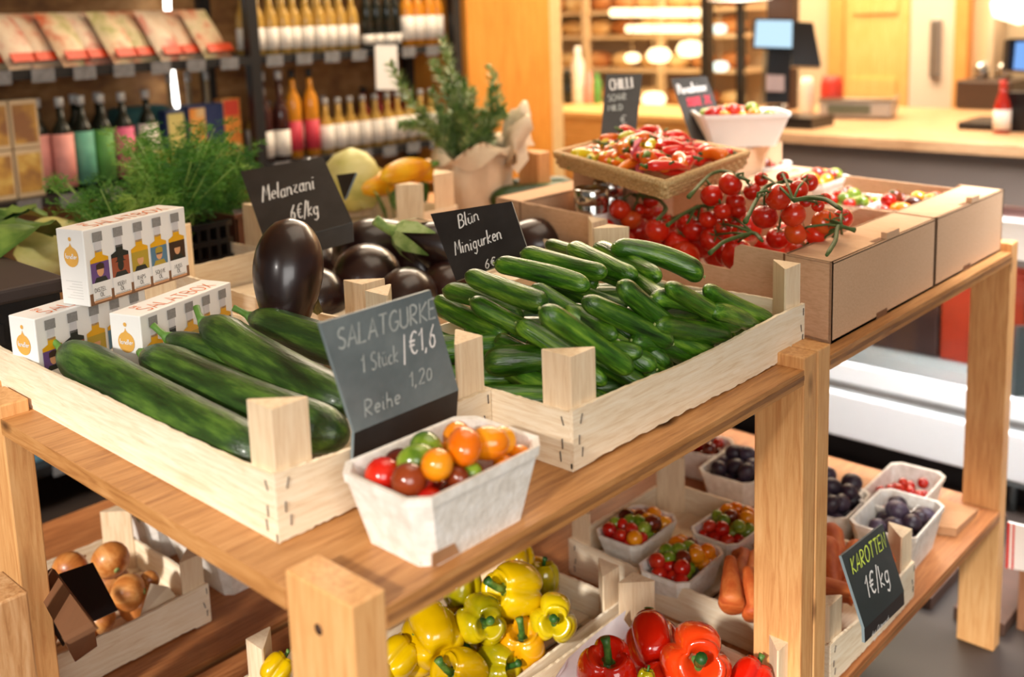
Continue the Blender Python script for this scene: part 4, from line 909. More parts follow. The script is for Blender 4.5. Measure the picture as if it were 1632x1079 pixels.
# ------------------------------------------------------------------ vine tomatoes
def crt(x, y): return 940 + .2819 * x, 260 + .2819 * y
VT = [ # cluster, x, y, r, z, orange?
 (0, 170, 262, 62, .24, 0), (0, 230, 315, 62, .20, 1), (0, 345, 210, 48, .27, 0), (0, 275, 262, 42, .23, 0), (0, 380, 378, 72, .22, 0), (0, 330, 262, 36, .23, 0),
 (1, 495, 450, 72, .17, 0), (1, 590, 372, 76, .22, 0), (1, 450, 335, 44, .23, 0), (1, 545, 322, 46, .25, 0), (1, 670, 315, 56, .27, 0), (1, 610, 270, 36, .27, 0),
 (2, 690, 430, 70, .20, 0), (2, 765, 522, 54, .13, 0), (2, 820, 322, 42, .27, 0), (2, 755, 362, 46, .25, 0), (2, 845, 380, 44, .22, 0), (2, 830, 440, 40, .18, 0),
 (3, 750, 272, 52, .31, 0), (3, 825, 218, 58, .34, 0), (3, 840, 268, 48, .31, 0), (3, 690, 182, 66, .36, 0), (3, 795, 118, 68, .41, 0), (3, 920, 160, 52, .38, 0),
 (4, 990, 300, 76, .33, 0), (4, 1065, 192, 76, .42, 0), (4, 1150, 290, 72, .36, 0), (4, 1060, 425, 64, .22, 0), (4, 1180, 150, 56, .42, 0),
 (5, 1165, 395, 66, .29, 1), (5, 1325, 335, 72, .31, 1), (5, 1275, 402, 62, .27, 0), (5, 1192, 502, 66, .20, 0), (5, 1430, 312, 58, .30, 0), (5, 1430, 432, 40, .22, 0), (5, 1350, 482, 44, .20, 0), (5, 1210, 520, 40, .19, 0),
 (6, 1240, 110, 52, .42, 0), (6, 1290, 240, 38, .37, 0), (6, 1220, 215, 36, .39, 0), (6, 1330, 200, 34, .38, 0), (6, 970, 90, 40, .42, 0), (6, 1090, 80, 36, .44, 0)]
PATH = {0: [(250, 180), (390, 200), (440, 260), (380, 320)], 1: [(440, 350), (520, 290), (620, 240), (700, 250)], 2: [(680, 508), (760, 440), (930, 388), (975, 440)], 3: [(560, 190), (680, 60), (760, 40), (900, 100)],
        4: [(880, 330), (930, 230), (990, 130), (1120, 100)], 5: [(1500, 380), (1400, 350), (1390, 440), (1340, 520)], 6: [(1150, 210), (1250, 195), (1340, 205), (1420, 260)]}
LABS = ['vine tomatoes clustered by the steel cans', 'vine tomatoes at front left over the carton edge', 'truss of tomatoes with thick stem hanging over the front notch', 'vine tomatoes just right of the wicker tray corner', 'topmost vine tomatoes in middle of the heap', 'vine tomatoes with orange fruit at the near right corner', 'small vine tomatoes at back right of the heap']
def sph(r, dent=.16):
    b = MB(); prof = []
    for i in range(15):
        a = PI * i / 14; rr = r * math.sin(a) ** .9; zz = -r * .94 * math.cos(a)
        if i > 10: zz -= dent * r * (i - 10) / 4
        prof.append((max(rr, .0005), zz))
    b.lathe(prof, 22); return b
TOM = {0: sph(.05).mesh('tomato', tom_red), 1: sph(.05).mesh('tomato', tom_or)}
def star(r):
    c = MB()
    for k in range(5):
        an = 2 * PI * k / 5; ca, sa = math.cos(an), math.sin(an); top = r * .80
        c.add([(0, 0, top + .003), (r * .3 * ca - r * .1 * sa, r * .3 * sa + r * .1 * ca, top + .004), (r * .8 * ca, r * .8 * sa, top + .012), (r * .3 * ca + r * .1 * sa, r * .3 * sa - r * .1 * ca, top + .004)], [(0, 1, 2, 3)])
    return c.mesh('calyx', vine_g)
STAR = star(.05)
tr_ = random.Random(21)
for cl in range(7):
    its = [v for v in VT if v[0] == cl]; P0 = at(*crt(its[0][1], its[0][2]), its[0][4]); t = thing('vine_tomato_truss', LABS[cl], 'tomatoes', P0, 0, 'vine tomato trusses in the carton')
    zmx = sum(i[4] for i in its) / len(its) + .055
    path = [at(*crt(*p), zmx + .01 * k) for k, p in enumerate(PATH[cl])]
    # smooth the path
    sm = []
    for i in range(len(path) - 1):
        for k in range(4): sm.append(path[i].lerp(path[i + 1], k / 4))
    sm.append(path[-1]); sm = [sm[0]] + [(sm[i - 1] + sm[i] * 2 + sm[i + 1]) / 4 for i in range(1, len(sm) - 1)] + [sm[-1]]
    b = MB(); b.tube([p - P0 for p in sm], [.0085] + [.0065] * (len(sm) - 2) + [.005], seg=7)
    for (_, x, y, rp, z, org) in its:
        P = at(*crt(x, y), z); r = rp * .2819 / FPX * depth(P)
        near = min(sm, key=lambda q: (q - P).length); d = (near - P).normalized(); d = (d + Vector((tr_.uniform(-.3, .3), tr_.uniform(-.3, .3), .45))).normalized()
        o = obj('tomato', TOM[org], None, t, P - P0, d.to_track_quat('Z', 'X').to_euler()); o.scale = (r / .05,) * 3
        c = obj('calyx', STAR, None, o)
        tip = P - P0 + d * r * .82; m = (tip + (near - P0)) / 2 + d * .02
        b.tube([tip, tip + d * .012, m, near - P0], [.003, .0045, .004, .0045], seg=6)
    obj('vine_stem', b, vine_g, t)
# deeper tomatoes
t = None
CT = MB().mesh('x', tom_red)
deep = Proto(lambda: obj('tomato', TOM[0], None))
for k in range(24):
    y = 1.62 + .2 * (k // 5); x = 3.0 + .112 * (k % 5) + .05 * ((k // 5) % 2) + .13 * (y - 1.6); deep.place(Vector((x, y, .10 + .03 * (k % 3))), Euler((k, 0, 0)), 1.15, 'red tomato lying deep in the vine tomato carton', 'tomato', 'tomatoes lying deep in the carton')

# ------------------------------------------------------------------ punnets in the right carton
for (c, z, W, D, nm, lab, cols, n) in (((1288, 282), .23, .34, .26, 'yellow tomato punnet behind the vine tomatoes', 'white punnet of yellow and green tomatoes behind vine tomatoes', ['orange', 'green', 'orange', 'red'], 22),
        ((1362, 316), .19, .30, .22, 'green tomato punnet in right carton', 'paper punnet of green and red tomatoes, middle of right carton', ['green', 'green', 'red', 'dark red'], 18),
        ((1450, 322), .20, .32, .24, 'dark tomato punnet in right carton', 'paper punnet of dark red tomatoes near the right carton edge', ['dark red', 'red', 'dark red', 'orange'], 22),
        ((1215, 258), .27, .26, .2, 'red tomato punnet behind the wicker tray', 'paper punnet of small red tomatoes beside the wicker tray', ['red', 'red', 'dark red'], 16)):
    x, y = pxp(c, z); p = punnet(x, y, z - .14, .05, lab, W=W, D=D, H=.135)
    fill_punnet(p, n, lambda a, b2, r, cols=cols: r.choice(cols), nm, W=W, D=D, H=.135, rr=.03, seed=n, z0=.085)
# white plastic punnet high at the back
x, y = pxp((1222, 200), .45)
x, y = 4.25, 2.50
wp = obj('white_punnet', punnet_mesh(.40, .28, .155, taper=.74, ch=.02), white_card, None, (x, y, .372), (0, 0, math.radians(-48))); tag(wp, 'white plastic punnet of small tomatoes on the tall carton', 'punnet')
fill_punnet(wp, 20, lambda a, b2, r: r.choice(['red', 'green', 'orange', 'red']), 'white plastic punnet', W=.40, D=.28, H=.155, rr=.03, seed=9, z0=.11)

# ------------------------------------------------------------------ wicker tray, chillies, cans
nr_, lt_, rt_ = Vector((2.85, 1.96, 0)), Vector((3.24, 2.75, 0)), Vector((3.60, 2.10, 0))
ux = (rt_ - nr_).normalized(); uy = Vector((-ux.y, ux.x, 0)); Lx, Ly = (rt_ - nr_).length, (lt_ - nr_).length
uy2 = (lt_ - nr_).normalized()
t = thing('wicker_tray', 'shallow wicker tray of chillies raised above the tomato carton', 'tray', (nr_.x, nr_.y, .375), 0)
def wt(a, b_, z): return ux * (a * Lx) + uy2 * (b_ * Ly) + Vector((0, 0, z))
b = MB()
for k in range(26): b.tube([wt(.03, (k + .5) / 26, .004), wt(.97, (k + .5) / 26, .004)], .011, seg=6, flat=.4)
obj('woven_base', b, wick, t)
b = MB(); cs = [(0, 0), (1, 0), (1, 1), (0, 1)]
for e in range(4):
    (a0, b0), (a1, b1) = cs[e], cs[(e + 1) % 4]; n = 26
    for h_ in range(4):
        P = []
        for k in range(n + 1):
            f = k / n; out = .014 * (h_ / 3) + .004 * (1 if (k + h_) % 2 else -1); a, c_ = a0 + (a1 - a0) * f, b0 + (b1 - b0) * f
            P.append(wt(a + (a - .5) * out * 2 / Lx, c_ + (c_ - .5) * out * 2 / Ly, .008 + .0135 * h_))
        b.tube(P, .010, seg=6)
obj('woven_sides', b, wick, t)
b = MB(); P = [wt(a, c_, .060) for a, c_ in [(-.02, -.02), (1.02, -.02), (1.02, 1.02), (-.02, 1.02), (-.02, -.02)]]
b.tube(P, .013, seg=8); obj('rim', b, wick, t)
# stand: an upturned small cardboard box below the tray
b = MB(); b.b2((3.36, 2.46, .011), (3.64, 2.78, .367), bev=.004); o = obj('cardboard_block', b, card); tag(o, 'brown cardboard block propping up the wicker tray', 'box')
def mk_chilli(mat, L, r, bend):
    def f():
        b = MB(); pts = []; rad = []
        for i in range(12):
            tt = i / 11; pts.append((L * (tt - .5), bend * math.sin(PI * tt) * L, .02 * math.sin(tt * 4))); rad.append(r * (1 - tt) ** .55 * (1 if i else .6) + .001)
        b.tube(pts, rad, seg=10); o = obj('chilli', b, mat)
        s = MB(); s.tube([(-L / 2, 0, 0), (-L / 2 - .02, 0, .004), (-L / 2 - .05, .01, .012)], [r * .55, .007, .006], seg=6); obj('stem', s, pstem, o); return o
    return f
CHI = {'red': [Proto(mk_chilli(chilli_red, .26, .026, .12)), Proto(mk_chilli(chilli_red, .20, .03, -.1))], 'orange': [Proto(mk_chilli(chilli_or, .2, .04, .06))], 'yellow': [Proto(mk_chilli(chilli_yel, .16, .038, .05))]}
cr_ = random.Random(4)
for k in range(120):
    a, c_ = cr_.uniform(.12, .88), cr_.uniform(.12, .88); hz_ = .03 + .10 * math.sin(PI * a) * math.sin(PI * c_) * cr_.uniform(.3, 1.15)
    col = 'red'
    if c_ > .45 and a < .42: col = cr_.choice(['orange', 'yellow', 'orange'])
    elif a < .3 or c_ < .15: col = cr_.choice(['orange', 'red', 'orange'])
    elif cr_.random() < .02: col = 'yellow'
    P = nr_ + wt(a, c_, .375 + hz_)
    CHI[col][k % len(CHI[col])].place(P, Euler((cr_.uniform(0, 6), cr_.uniform(-.25, .25), cr_.uniform(0, 6.28))), cr_.uniform(.58, .82), f'{col} chilli in the wicker tray,', 'chilli', f'{col} chillies in the wicker tray')
b = MB(); P = nr_ + wt(.25, .42, .46)
b.tube([P + Vector((0, 0, .03)), P + Vector((-.02, -.02, .06)), P + Vector((-.05, -.02, .02)), P], [.006, .02, .022, .008], seg=8, flat=.3); b.tube([P, P + Vector((-.03, -.03, -.05)), P + Vector((-.04, -.05, -.09))], [.008, .016, .02], seg=6, flat=.3)
b.tube([P, P + Vector((.03, .03, .03)), P + Vector((.05, .03, .01)), P], [.006, .02, .02, .008], seg=8, flat=.3)
tag(obj('ribbon_bow', b, chilli_pink), 'pink checked ribbon bow at front of the wicker tray', 'ribbon')
for (c, lab) in (((942, 318), 'steel can with shiny lid nearest the carton wall'), ((972, 305), 'steel can with shiny lid tucked under the wicker tray')):
    p = at(c[0], c[1] - 20, .33); t = thing('steel_can', lab, 'can', (p.x, p.y, .011))
    b = MB(); b.lathe([(.001, 0), (.062, 0), (.064, .01), (.064, .25), (.060, .262)], 28); obj('can_body', b, steel, t)
    b = MB(); b.lathe([(.066, .255), (.068, .258), (.068, .31), (.062, .318), (.058, .312), (.001, .312)], 28); obj('lid', b, steel, t)
    b = MB(); b.lathe([(.0647, .12), (.0647, .22)], 28); obj('paper_label', b, white_card, t)

# ------------------------------------------------------------------ onions
def mk_onion(r, seed):
    def f():
        b = MB(); prof = []
        for i in range(13):
            a = PI * i / 12; prof.append((max(r * math.sin(a) ** .85, .002), -r * .86 * math.cos(a)))
        prof[-1] = (r * .10, r * .98); prof.append((r * .07, r * 1.18)); prof.append((.001, r * 1.2))
        b.lathe(prof, 20, fn=lambda v, a, i: Vector((v.x * (1 + .02 * math.sin(9 * a)), v.y, v.z))); o = obj('onion', b, onion_m)
        c = MB(); c.tube([(0, 0, -r * .88), (0, 0, -r * .84)], r * .16, seg=8); obj('root_tuft', c, tip_g, o); return o
    return f
ON = [Proto(mk_onion(.075, 1))]
for (px, py, rp, z, lab) in ((176, 893, 30, -.90, 'biggest pale onion at the back of the onion crate'), (112, 908, 29, -.93, 'orange onion behind the blank black card'), (205, 945, 30, -.96, 'onion with peeling skin right of the black card'), (60, 1012, 32, -.97, 'reddish onion at bottom left near the table leg'), (160, 988, 24, -1.0, 'onion peeping below the black card'), (238, 925, 16, -.96, 'small reddish onion near the thin crate post')):
    P = at(px, py, z); ON[0].place(P, Euler((px * .1, .5, px)), rp / FPX * depth(P) / .075, lab, 'onion', 'onions in the small crate')
for k in range(8): ON[0].place(Vector((.95 + .2 * (k % 4), 3.33 + .22 * (k // 4), -1.02)), Euler((k, 0, 0)), .95, 'onion lying underneath in the small crate', 'onion', 'onions in the small crate')
# folded brown card with black panels stuck in the onion crate
Q = solve_quad([(52, 927), (82, 905), (150, 998), (103, 1023)], 3.25); Q2 = [atd(95, 914, 3.25), atd(148, 896, 3.35), atd(188, 972, 3.3), atd(140, 994, 3.2)]
t = thing('folded_card_sign', 'folded brown card with black panel stuck among the onions', 'sign', Q[3])
b = MB(); b.slab(Q[3], Q[2], Q[1], Q[0], .012); d1 = atd(155, 1030, 3.2); d0 = atd(120, 1055, 3.15); b.slab(d0, d1, Q[2], Q[3], .012); obj('brown_card', local(t, b), plain('brown_card', (120, 78, 48), rough=.7), t)
b = MB(); b.slab(Q2[3], Q2[2], Q2[1], Q2[0], .008); obj('black_panel', local(t, b), black_plastic, t)
b = MB(); b.slab(atd(100, 1030, 3.25), atd(104, 1022, 3.25), atd(62, 935, 3.3), atd(40, 940, 3.3), .008); obj('side_panel', local(t, b), black_plastic, t)
b = MB(); P = [at(222, 985, -1.0), at(240, 930, -.93), at(268, 935, -.93), at(280, 950, -.97)]; b.slab(P[0], P[3], P[2], P[1], .006); tag(obj('paper_scrap', b, kraft), 'crumpled pale paper at right end of the onion crate', 'paper')
punnet(1.95, 3.80, -1.11, 0.0, 'paper punnet holding an orange squash behind the onion crate', W=.34, D=.24, H=.19)
punnet(2.04, 3.42, -1.11, 0.0, 'large paper carton right of the thin onion crate post', W=.46, D=.42, H=.19)
def mk_gourd(mat, nm, L, r):
    def f():
        b = MB(); prof = [(max(r * math.sin(PI * i / 14) ** .6 * (1 - .25 * i / 14), .002), L * (i / 14 - .5)) for i in range(15)]
        b.lathe(prof, 20, fn=lambda v, a, i: Vector((v.x * (1 + .05 * math.cos(8 * a)), v.y * (1 + .05 * math.cos(8 * a)), v.z))); o = obj(nm, b, mat)
        s = MB(); s.tube([(0, 0, L / 2 - .01), (0, 0, L / 2 + .04)], [r * .25, r * .2], seg=8); obj('stem', s, stem_g, o); return o
    return f
pk = Proto(mk_gourd(pumpkin_m, 'orange_squash', .22, .09))
P = Vector((1.95, 3.80, -.945)); pk.place(P, Euler((1.4, 0, -1.2)), 1.25, 'orange squash in the punnet above the onions', 'squash', 'orange squashes on the lower shelf')
P = Vector((1.98, 3.46, -.97)); pk.place(P, Euler((1.4, 0, .4)), 1.1, 'brownish squash in the large paper carton', 'squash', 'orange squashes on the lower shelf')

# ------------------------------------------------------------------ back row: greens, dill, squash, cabbage, rosemary
def leaf(mb, base, tip, wid, curl, seed, n=8):
    rnd = random.Random(seed); base, tip = Vector(base), Vector(tip); d = tip - base; side = d.cross(Vector((0, 0, 1))); side = side.normalized() if side.length > 1e-5 else Vector((1, 0, 0)); vs = []
    for i in range(n + 1):
        t = i / n; c = base + d * t + Vector((0, 0, curl * math.sin(PI * t))); w = wid * math.sin(PI * min(1, t * .92 + .06)) ** .7
        for k in (-1, -.5, 0, .5, 1): vs.append(c + side * w * k + Vector((0, 0, .3 * w * abs(k) + rnd.uniform(-.012, .012))))
    mb.add(vs, [(i * 5 + k, i * 5 + k + 1, i * 5 + 5 + k + 1, i * 5 + 5 + k) for i in range(n) for k in range(4)], 0, True)
# black plastic crate at far left
b = MB(); Pc = at(92, 436, .30)
t = thing('black_plastic_crate', 'black plastic crate with flat top behind the oil cartons', 'crate', (Pc.x - .75, Pc.y, 0.0))
b.b2((0, 0, 0), (.75, .62, .245)); obj('crate_body', b, black_plastic, t)
b = MB(); b.b2((-.02, -.02, .245), (.77, .64, .29), bev=.01); obj('lid', b, plain('black_lid_brown_reflection', (46, 34, 30), rough=.55), t)  # black lid; the brown reflection on its top is put into the colour
b = MB()
for k in range(6): b.b2((.02 + .12 * k, -.008, .03), (.10 + .12 * k, .002, .09)); b.b2((.02 + .12 * k, -.008, .12), (.10 + .12 * k, .002, .19))
obj('ribbed_side', b, black_plastic, t)
b = MB(); Hh = .30
Kl = at(60, 385, .28)
for i, (a, c_, w_, cu) in enumerate([((-5, 395), (95, 355), .11, .05), ((20, 372), (92, 345), .09, .04), ((-20, 360), (40, 318), .12, .03), ((-10, 345), (82, 326), .09, .03), ((10, 380), (-30, 350), .09, .04)]):
    leaf(b, at(a[0] - 10, a[1] + 22, .28), at(c_[0] - 5, c_[1] + 20, .30), w_ * 1.0, cu, i)
t = thing('leafy_kohlrabi', 'pale green kohlrabi with dark leaves behind the black crate', 'vegetable', at(82, 398, .2))
obj('leaves', local(t, b), chard_m, t)
b = MB(); b.lathe([(.002, -.12), (.09, -.09), (.13, 0), (.10, .09), (.03, .12), (.002, .12)], 18); obj('bulb', b, cabbage_m, t)
# brown trays with dill
trp = at(382, 415, .02); 
t = thing('brown_tray', 'brown plastic tray holding the dill behind the eggplant crate', 'tray', (atY(378, 400, 3.62).x, 3.62, -.07))
b = MB(); b.b2((0, 0, .03), (.23, .5, .05)); b.b2((0, 0, .03), (.23, .012, .31), bev=.003); b.b2((0, .488, .03), (.23, .5, .31)); b.b2((0, 0, .03), (.012, .5, .31)); b.b2((.218, 0, .03), (.23, .5, .31)); b.b2((-.01, -.012, .30), (.24, 0, .32), bev=.004)
obj('tray_walls', b, brown_plastic, t); b = MB(); b.b2((.012, .012, .05), (.218, .488, .28)); obj('potting_soil', b, soil, t)
b = MB(); b.b2((0, 0, 0), (.23, .5, .03)); obj('tray_foot', b, brown_plastic, t)
t = thing('black_slotted_crate', 'black slotted plastic crate left of the brown tray', 'crate', (atY(376, 400, 3.62).x - .51, 3.62, -.07))
b = MB()
for k in range(12): b.b2((.0 + .043 * k, 0, .0), (.014 + .043 * k, .02, .30))
for z_ in (0.002, .07, .14, .21, .28): b.b2((0, -.004, z_), (.50, .016, z_ + .022))
b.b2((0, .02, 0), (.5, .4, .02)); b.b2((0, .02, 0), (.012, .4, .28)); b.b2((.488, .02, 0), (.5, .4, .28)); b.b2((0, .39, 0), (.5, .4, .28)); obj('slotted_walls', b, black_plastic, t)
dr = random.Random(12)
def dill(base, n, spread, height, lab, seed):
    rnd = random.Random(seed); t = thing('dill_plant', lab, 'herb', base); st = MB(); fr = MB(); B = Vector((0, 0, 0))
    for i in range(n):
        a = rnd.uniform(0, 2 * PI); s_ = spread * rnd.uniform(.2, 1.1); h = height * rnd.uniform(.55, 1.05)
        p1 = Vector((math.cos(a) * s_ * .35, math.sin(a) * s_ * .35, h * .5)); p2 = Vector((math.cos(a) * s_, math.sin(a) * s_, h))
        b0 = Vector((rnd.uniform(-.06, .06), rnd.uniform(-.06, .06), 0)); st.tube([b0, p1, p2], [.0045, .0035, .0016], seg=5)
        for k in range(9):
            f = .35 + .65 * k / 8; c = (b0.lerp(p1, f * 2) if f < .5 else p1.lerp(p2, (f - .5) * 2)); ba = rnd.uniform(0, 6.28); L = .11 * rnd.uniform(.6, 1.1) * (1.15 - f * .4)
            d = (Vector((math.cos(ba), math.sin(ba), rnd.uniform(.1, .8)))).normalized()
            prev = c
            for q in range(5):
                m = c + d * L * (q + 1) / 5 + Vector((0, 0, -.01 * q * q * .12)); fr.tube([prev, m], [.0016, .0013], seg=3, caps=False)
                for w_ in range(4):
                    e = (d * .5 + Vector((rnd.uniform(-1, 1), rnd.uniform(-1, 1), rnd.uniform(-.6, .9)))).normalized() * rnd.uniform(.018, .040)
                    fr.add([m, m + e + Vector((0, 0, .0022)), m + e - Vector((0, 0, .0016)) + e.cross(d).normalized() * .0014], [(0, 1, 2)]); 
                    m2 = m + e * .55; e2 = (e.normalized() + Vector((rnd.uniform(-1, 1), rnd.uniform(-1, 1), rnd.uniform(-1, 1)))).normalized() * .018
                    fr.add([m2, m2 + e2 + Vector((0, 0, .002)), m2 + e2 - Vector((0, 0, .0015))], [(0, 1, 2)])
                prev = m
    obj('stems', st, dillstem_m, t); obj('feathery_fronds', fr, dill_m, t)
def base_at(px, Y, z): p = atY(px, 400, Y); return Vector((p.x, p.y, z))
dill(base_at(285, 3.80, .16), 60, .25, .42, 'tall bushy dill in the middle behind the cartons', 1)
dill(base_at(205, 3.72, .08), 40, .24, .34, 'low spreading dill at left behind the oil cartons', 2)
dill(base_at(355, 3.86, .14), 40, .20, .38, 'dill at right beside the eggplant chalkboard', 3)
# pointed cabbage and yellow squashes in the back crate
t = thing('pointed_cabbage', 'pale yellow-green pointed cabbage behind the eggplants', 'cabbage', at(560, 345, .06) + Vector((.1, .1, 0)))
b = MB(); b.lathe([(.02, 0), (.10, .03), (.15, .12), (.15, .18), (.125, .24), (.08, .29), (.01, .32)], 24, fn=lambda v, a, i: Vector((v.x * (1 + .06 * math.sin(5 * a + i * .4)), v.y * (1 + .06 * math.sin(5 * a + i * .4)), v.z))); obj('head', b, cabbage_m, t)
for k in range(4):
    b = MB(); a = k * 1.6 + 3.2; leaf(b, (.11 * math.cos(a), .11 * math.sin(a), .02), (.10 * math.cos(a), .10 * math.sin(a), .24), .11, .01, k); obj('outer_leaf', b, cabbage_m, t)
sq = Proto(mk_gourd(squash_m, 'yellow_squash', .34, .07))
for (c, z, lab, rz) in (((612, 292), .20, 'lower yellow squash behind the poplar posts', .75), ((648, 272), .27, 'upper yellow squash behind the poplar posts', .9), ((688, 272), .22, 'yellow squash near the rosemary wrapping', .5)):
    P = at(*c, z); sq.place(P, Vector((math.cos(rz - .9), math.sin(rz - .9), .05)).to_track_quat('Z', 'X').to_euler(), 1.0, lab, 'squash', 'yellow squashes in the back crate')
b = MB(); c0 = at(640, 330, .10)
for k in range(5): leaf(b, c0 + Vector((.05 * k - .1, 0, -.05)), c0 + Vector((.08 * k - .15, .02, .10)), .05, .01, k)
tag(obj('green_leaf', b, chard_m), 'small green leaves below the yellow squashes', 'leaf')
# rosemary in kraft paper
RB_ = at(748, 300, .10); RB_.z = 0
RL = atY(758, 300, 3.80); RL.z = 0; RT = Vector((RL.x, RL.y, .45))
t = thing('potted_rosemary', 'potted rosemary wrapped in crumpled kraft paper', 'plant', RL)
b = MB(); rnd = random.Random(2)
n = 40; rings = []
prof = [(.17, .0), (.185, .10), (.19, .2), (.185, .27), (.18, .31)]
for i, (r, z_) in enumerate(prof):
    for k in range(n):
        a = 2 * PI * k / n; rr = r * (1 + .06 * math.sin(7 * a + i) + .04 * math.sin(13 * a - i * 1.7)); b.v.append((rr * math.cos(a), rr * math.sin(a), z_ + (.05 * math.sin(3 * a + 1) if i == len(prof) - 1 else 0)))
# crumpled folded-over rim
for j, (r, z_, amp) in enumerate([(.19, .335, .02), (.21, .33, .03), (.22, .30, .03), (.215, .26, .03)]):
    for k in range(n):
        a = 2 * PI * k / n; rr = r * (1 + .10 * math.sin(4 * a + j) + .06 * math.sin(11 * a + j * 2)); b.v.append((rr * math.cos(a), rr * math.sin(a), z_ + amp * math.sin(5 * a + j * 1.3) + .03 * math.sin(3 * a + 1)))
m_ = len(prof) + 4
for i in range(m_ - 1):
    for k in range(n): b.f.append((i * n + k, i * n + (k + 1) % n, (i + 1) * n + (k + 1) % n, (i + 1) * n + k)); b.mi.append(0); b.sm.append(True)
obj('kraft_wrapping', b, kraft, t)
# the big loose paper hood at the right
b = MB(); n2 = 18; m2 = 12
for i in range(n2):
    u_ = i / (n2 - 1)
    for k in range(m2):
        v_ = k / (m2 - 1); a = -1.5 + u_ * 1.9
        rr = .17 + .17 * v_ - .05 * (v_ > .8); z_ = .22 + .33 * math.sin(PI * v_ * .75) * math.sin(PI * min(1, u_ * 1.0 + .05)) ** .5 - .10 * (v_ > .7) * v_
        rr += .022 * math.sin(9 * u_ * PI + v_ * 4) + .015 * math.sin(17 * u_ + 7 * v_)
        b.v.append((rr * math.cos(a), rr * math.sin(a), z_ + .018 * math.sin(7 * u_ * PI - 3 * v_)))
for i in range(n2 - 1):
    for k in range(m2 - 1): b.f.append((i * m2 + k, i * m2 + k + 1, (i + 1) * m2 + k + 1, (i + 1) * m2 + k)); b.mi.append(0); b.sm.append(True)
obj('kraft_fold', b, kraft, t)
b = MB(); b.lathe([(.001, .02), (.15, .02), (.17, .25), (.001, .25)], 24); obj('pot', b, soil, t)
def sprig(pts, seed):
    rnd = random.Random(seed); pts = [Vector(p) for p in pts]; s = MB(); s.tube(pts, [.007] + [.005] * (len(pts) - 2) + [.002], seg=5); nd = MB()
    tot = 80
    for k in range(tot):
        f = .12 + .88 * k / tot; x = f * (len(pts) - 1); i = min(int(x), len(pts) - 2); c = pts[i].lerp(pts[i + 1], x - i); ax = (pts[i + 1] - pts[i]).normalized()
        for q in range(3):
            a = rnd.uniform(0, 6.28); o1 = ax.orthogonal().normalized(); o2 = ax.cross(o1); d = (ax * .75 + (o1 * math.cos(a) + o2 * math.sin(a))).normalized(); L = rnd.uniform(.055, .092) * (1.05 - .5 * f ** 4); w_ = d.cross(ax).normalized() * .0072
            nd.add([c, c + d * L * .5 + w_, c + d * L, c + d * L * .5 - w_], [(0, 1, 2, 3)])
    g = obj('sprig', s, rstem_m, t); obj('needles', nd, rose_m, g)
def RW(px, py, d=None):
    P = atd(px, py, d or depth(RT)) - RL; return P
D0 = depth(RT)
sprig([RW(742, 262), RW(738, 200), RW(722, 130), RW(706, 58)], 1)
sprig([RW(735, 262), RW(728, 190), RW(712, 140), RW(690, 95)], 2)
sprig([RW(730, 262, D0 - .05), RW(690, 210, D0 - .08), RW(655, 160, D0 - .1), RW(620, 100, D0 - .1)], 3)
sprig([RW(746, 262, D0 + .05), RW(770, 210, D0 + .05), RW(796, 170, D0 + .05), RW(780, 105, D0 + .05)], 4)
sprig([RW(742, 262), RW(750, 210), RW(742, 160), RW(735, 125)], 5)
sprig([RW(745, 262, D0 - .1), RW(748, 215, D0 - .1), RW(735, 180, D0 - .1)], 6)
sprig([RW(730, 262), RW(700, 220), RW(668, 196), RW(640, 200)], 7)
sprig([RW(746, 262), RW(765, 225), RW(790, 190), RW(802, 180)], 8)
for k in range(0, 16, 2):
    sprig([RW(726 + 2 * k, 265, D0 + .02 * (k % 5 - 2)), RW(708 + 5 * k, 220, D0 + .03 * (k % 5 - 2)), RW(672 + 8 * k, 178 - (k % 4) * 18, D0 + .04 * (k % 5 - 2))], 20 + k)
# dark green cucumber pieces / brown post behind carton
P = at(862, 262, .05); b = MB(); bx_ = atY(846, 265, 3.55).x; b.b2((bx_, 3.50, 0), (bx_ + .10, 3.64, .30), bev=.006); tag(obj('wooden_block', b, pine_z), 'upright brown wooden block behind the tomato carton corner', 'block')
f = mk_cuc(.5, .07, .02, 77, 'salad')(); f.location = (4.05, 3.62, .08); f.rotation_euler = (0, 0, -.7); tag(f, 'dark green cucumber on the rear table behind the wicker tray', 'cucumber')
f = mk_cuc(.5, .07, .02, 78, 'salad')(); f.location = (3.92, 3.48, .08); f.rotation_euler = (0, 0, -.65); tag(f, 'second dark cucumber lying nearer on the rear table', 'cucumber')

# ------------------------------------------------------------------ wall shelving at the back left
t = thing('steel_shelving', 'black steel wall shelving full of bottles and packets', 'shelf', (2.0, 5.8, -ZT))
for x in (-1.4, 3.79, 5.62):
    for y in (5.8, 6.36):
        b = MB(); b.b2((x, y, -ZT), (x + .075, y + .07, 2.6)); obj('upright', local(t, b), black_steel, t)
for x0, x1 in ((-1.33, 3.79), (3.865, 5.62)):
    for z in (-1.45, -.68, .09, .80, 1.55):
        b = MB(); b.b2((x0, 5.80, z - .055), (x1, 6.43, z)); obj('shelf_board', local(t, b), black_steel, t)
tagm = plain('shelf_label', (120, 120, 122), rough=.6, var=.3, scale=60)
for x0, x1, z in ((-.2, 3.7, .80), (3.9, 5.5, .80), (2.0, 3.7, .09), (3.9, 5.5, .09), (1.8, 2.8, -1.45)):
    x = x0
    while x < x1 - .12:
        b = MB(); b.slab((x, 5.79, z - .075), (x + .13, 5.79, z - .075), (x + .13, 5.785, z - .0), (x, 5.785, z - .0), .004); obj('price_label', local(t, b), tagm, t); x += .235
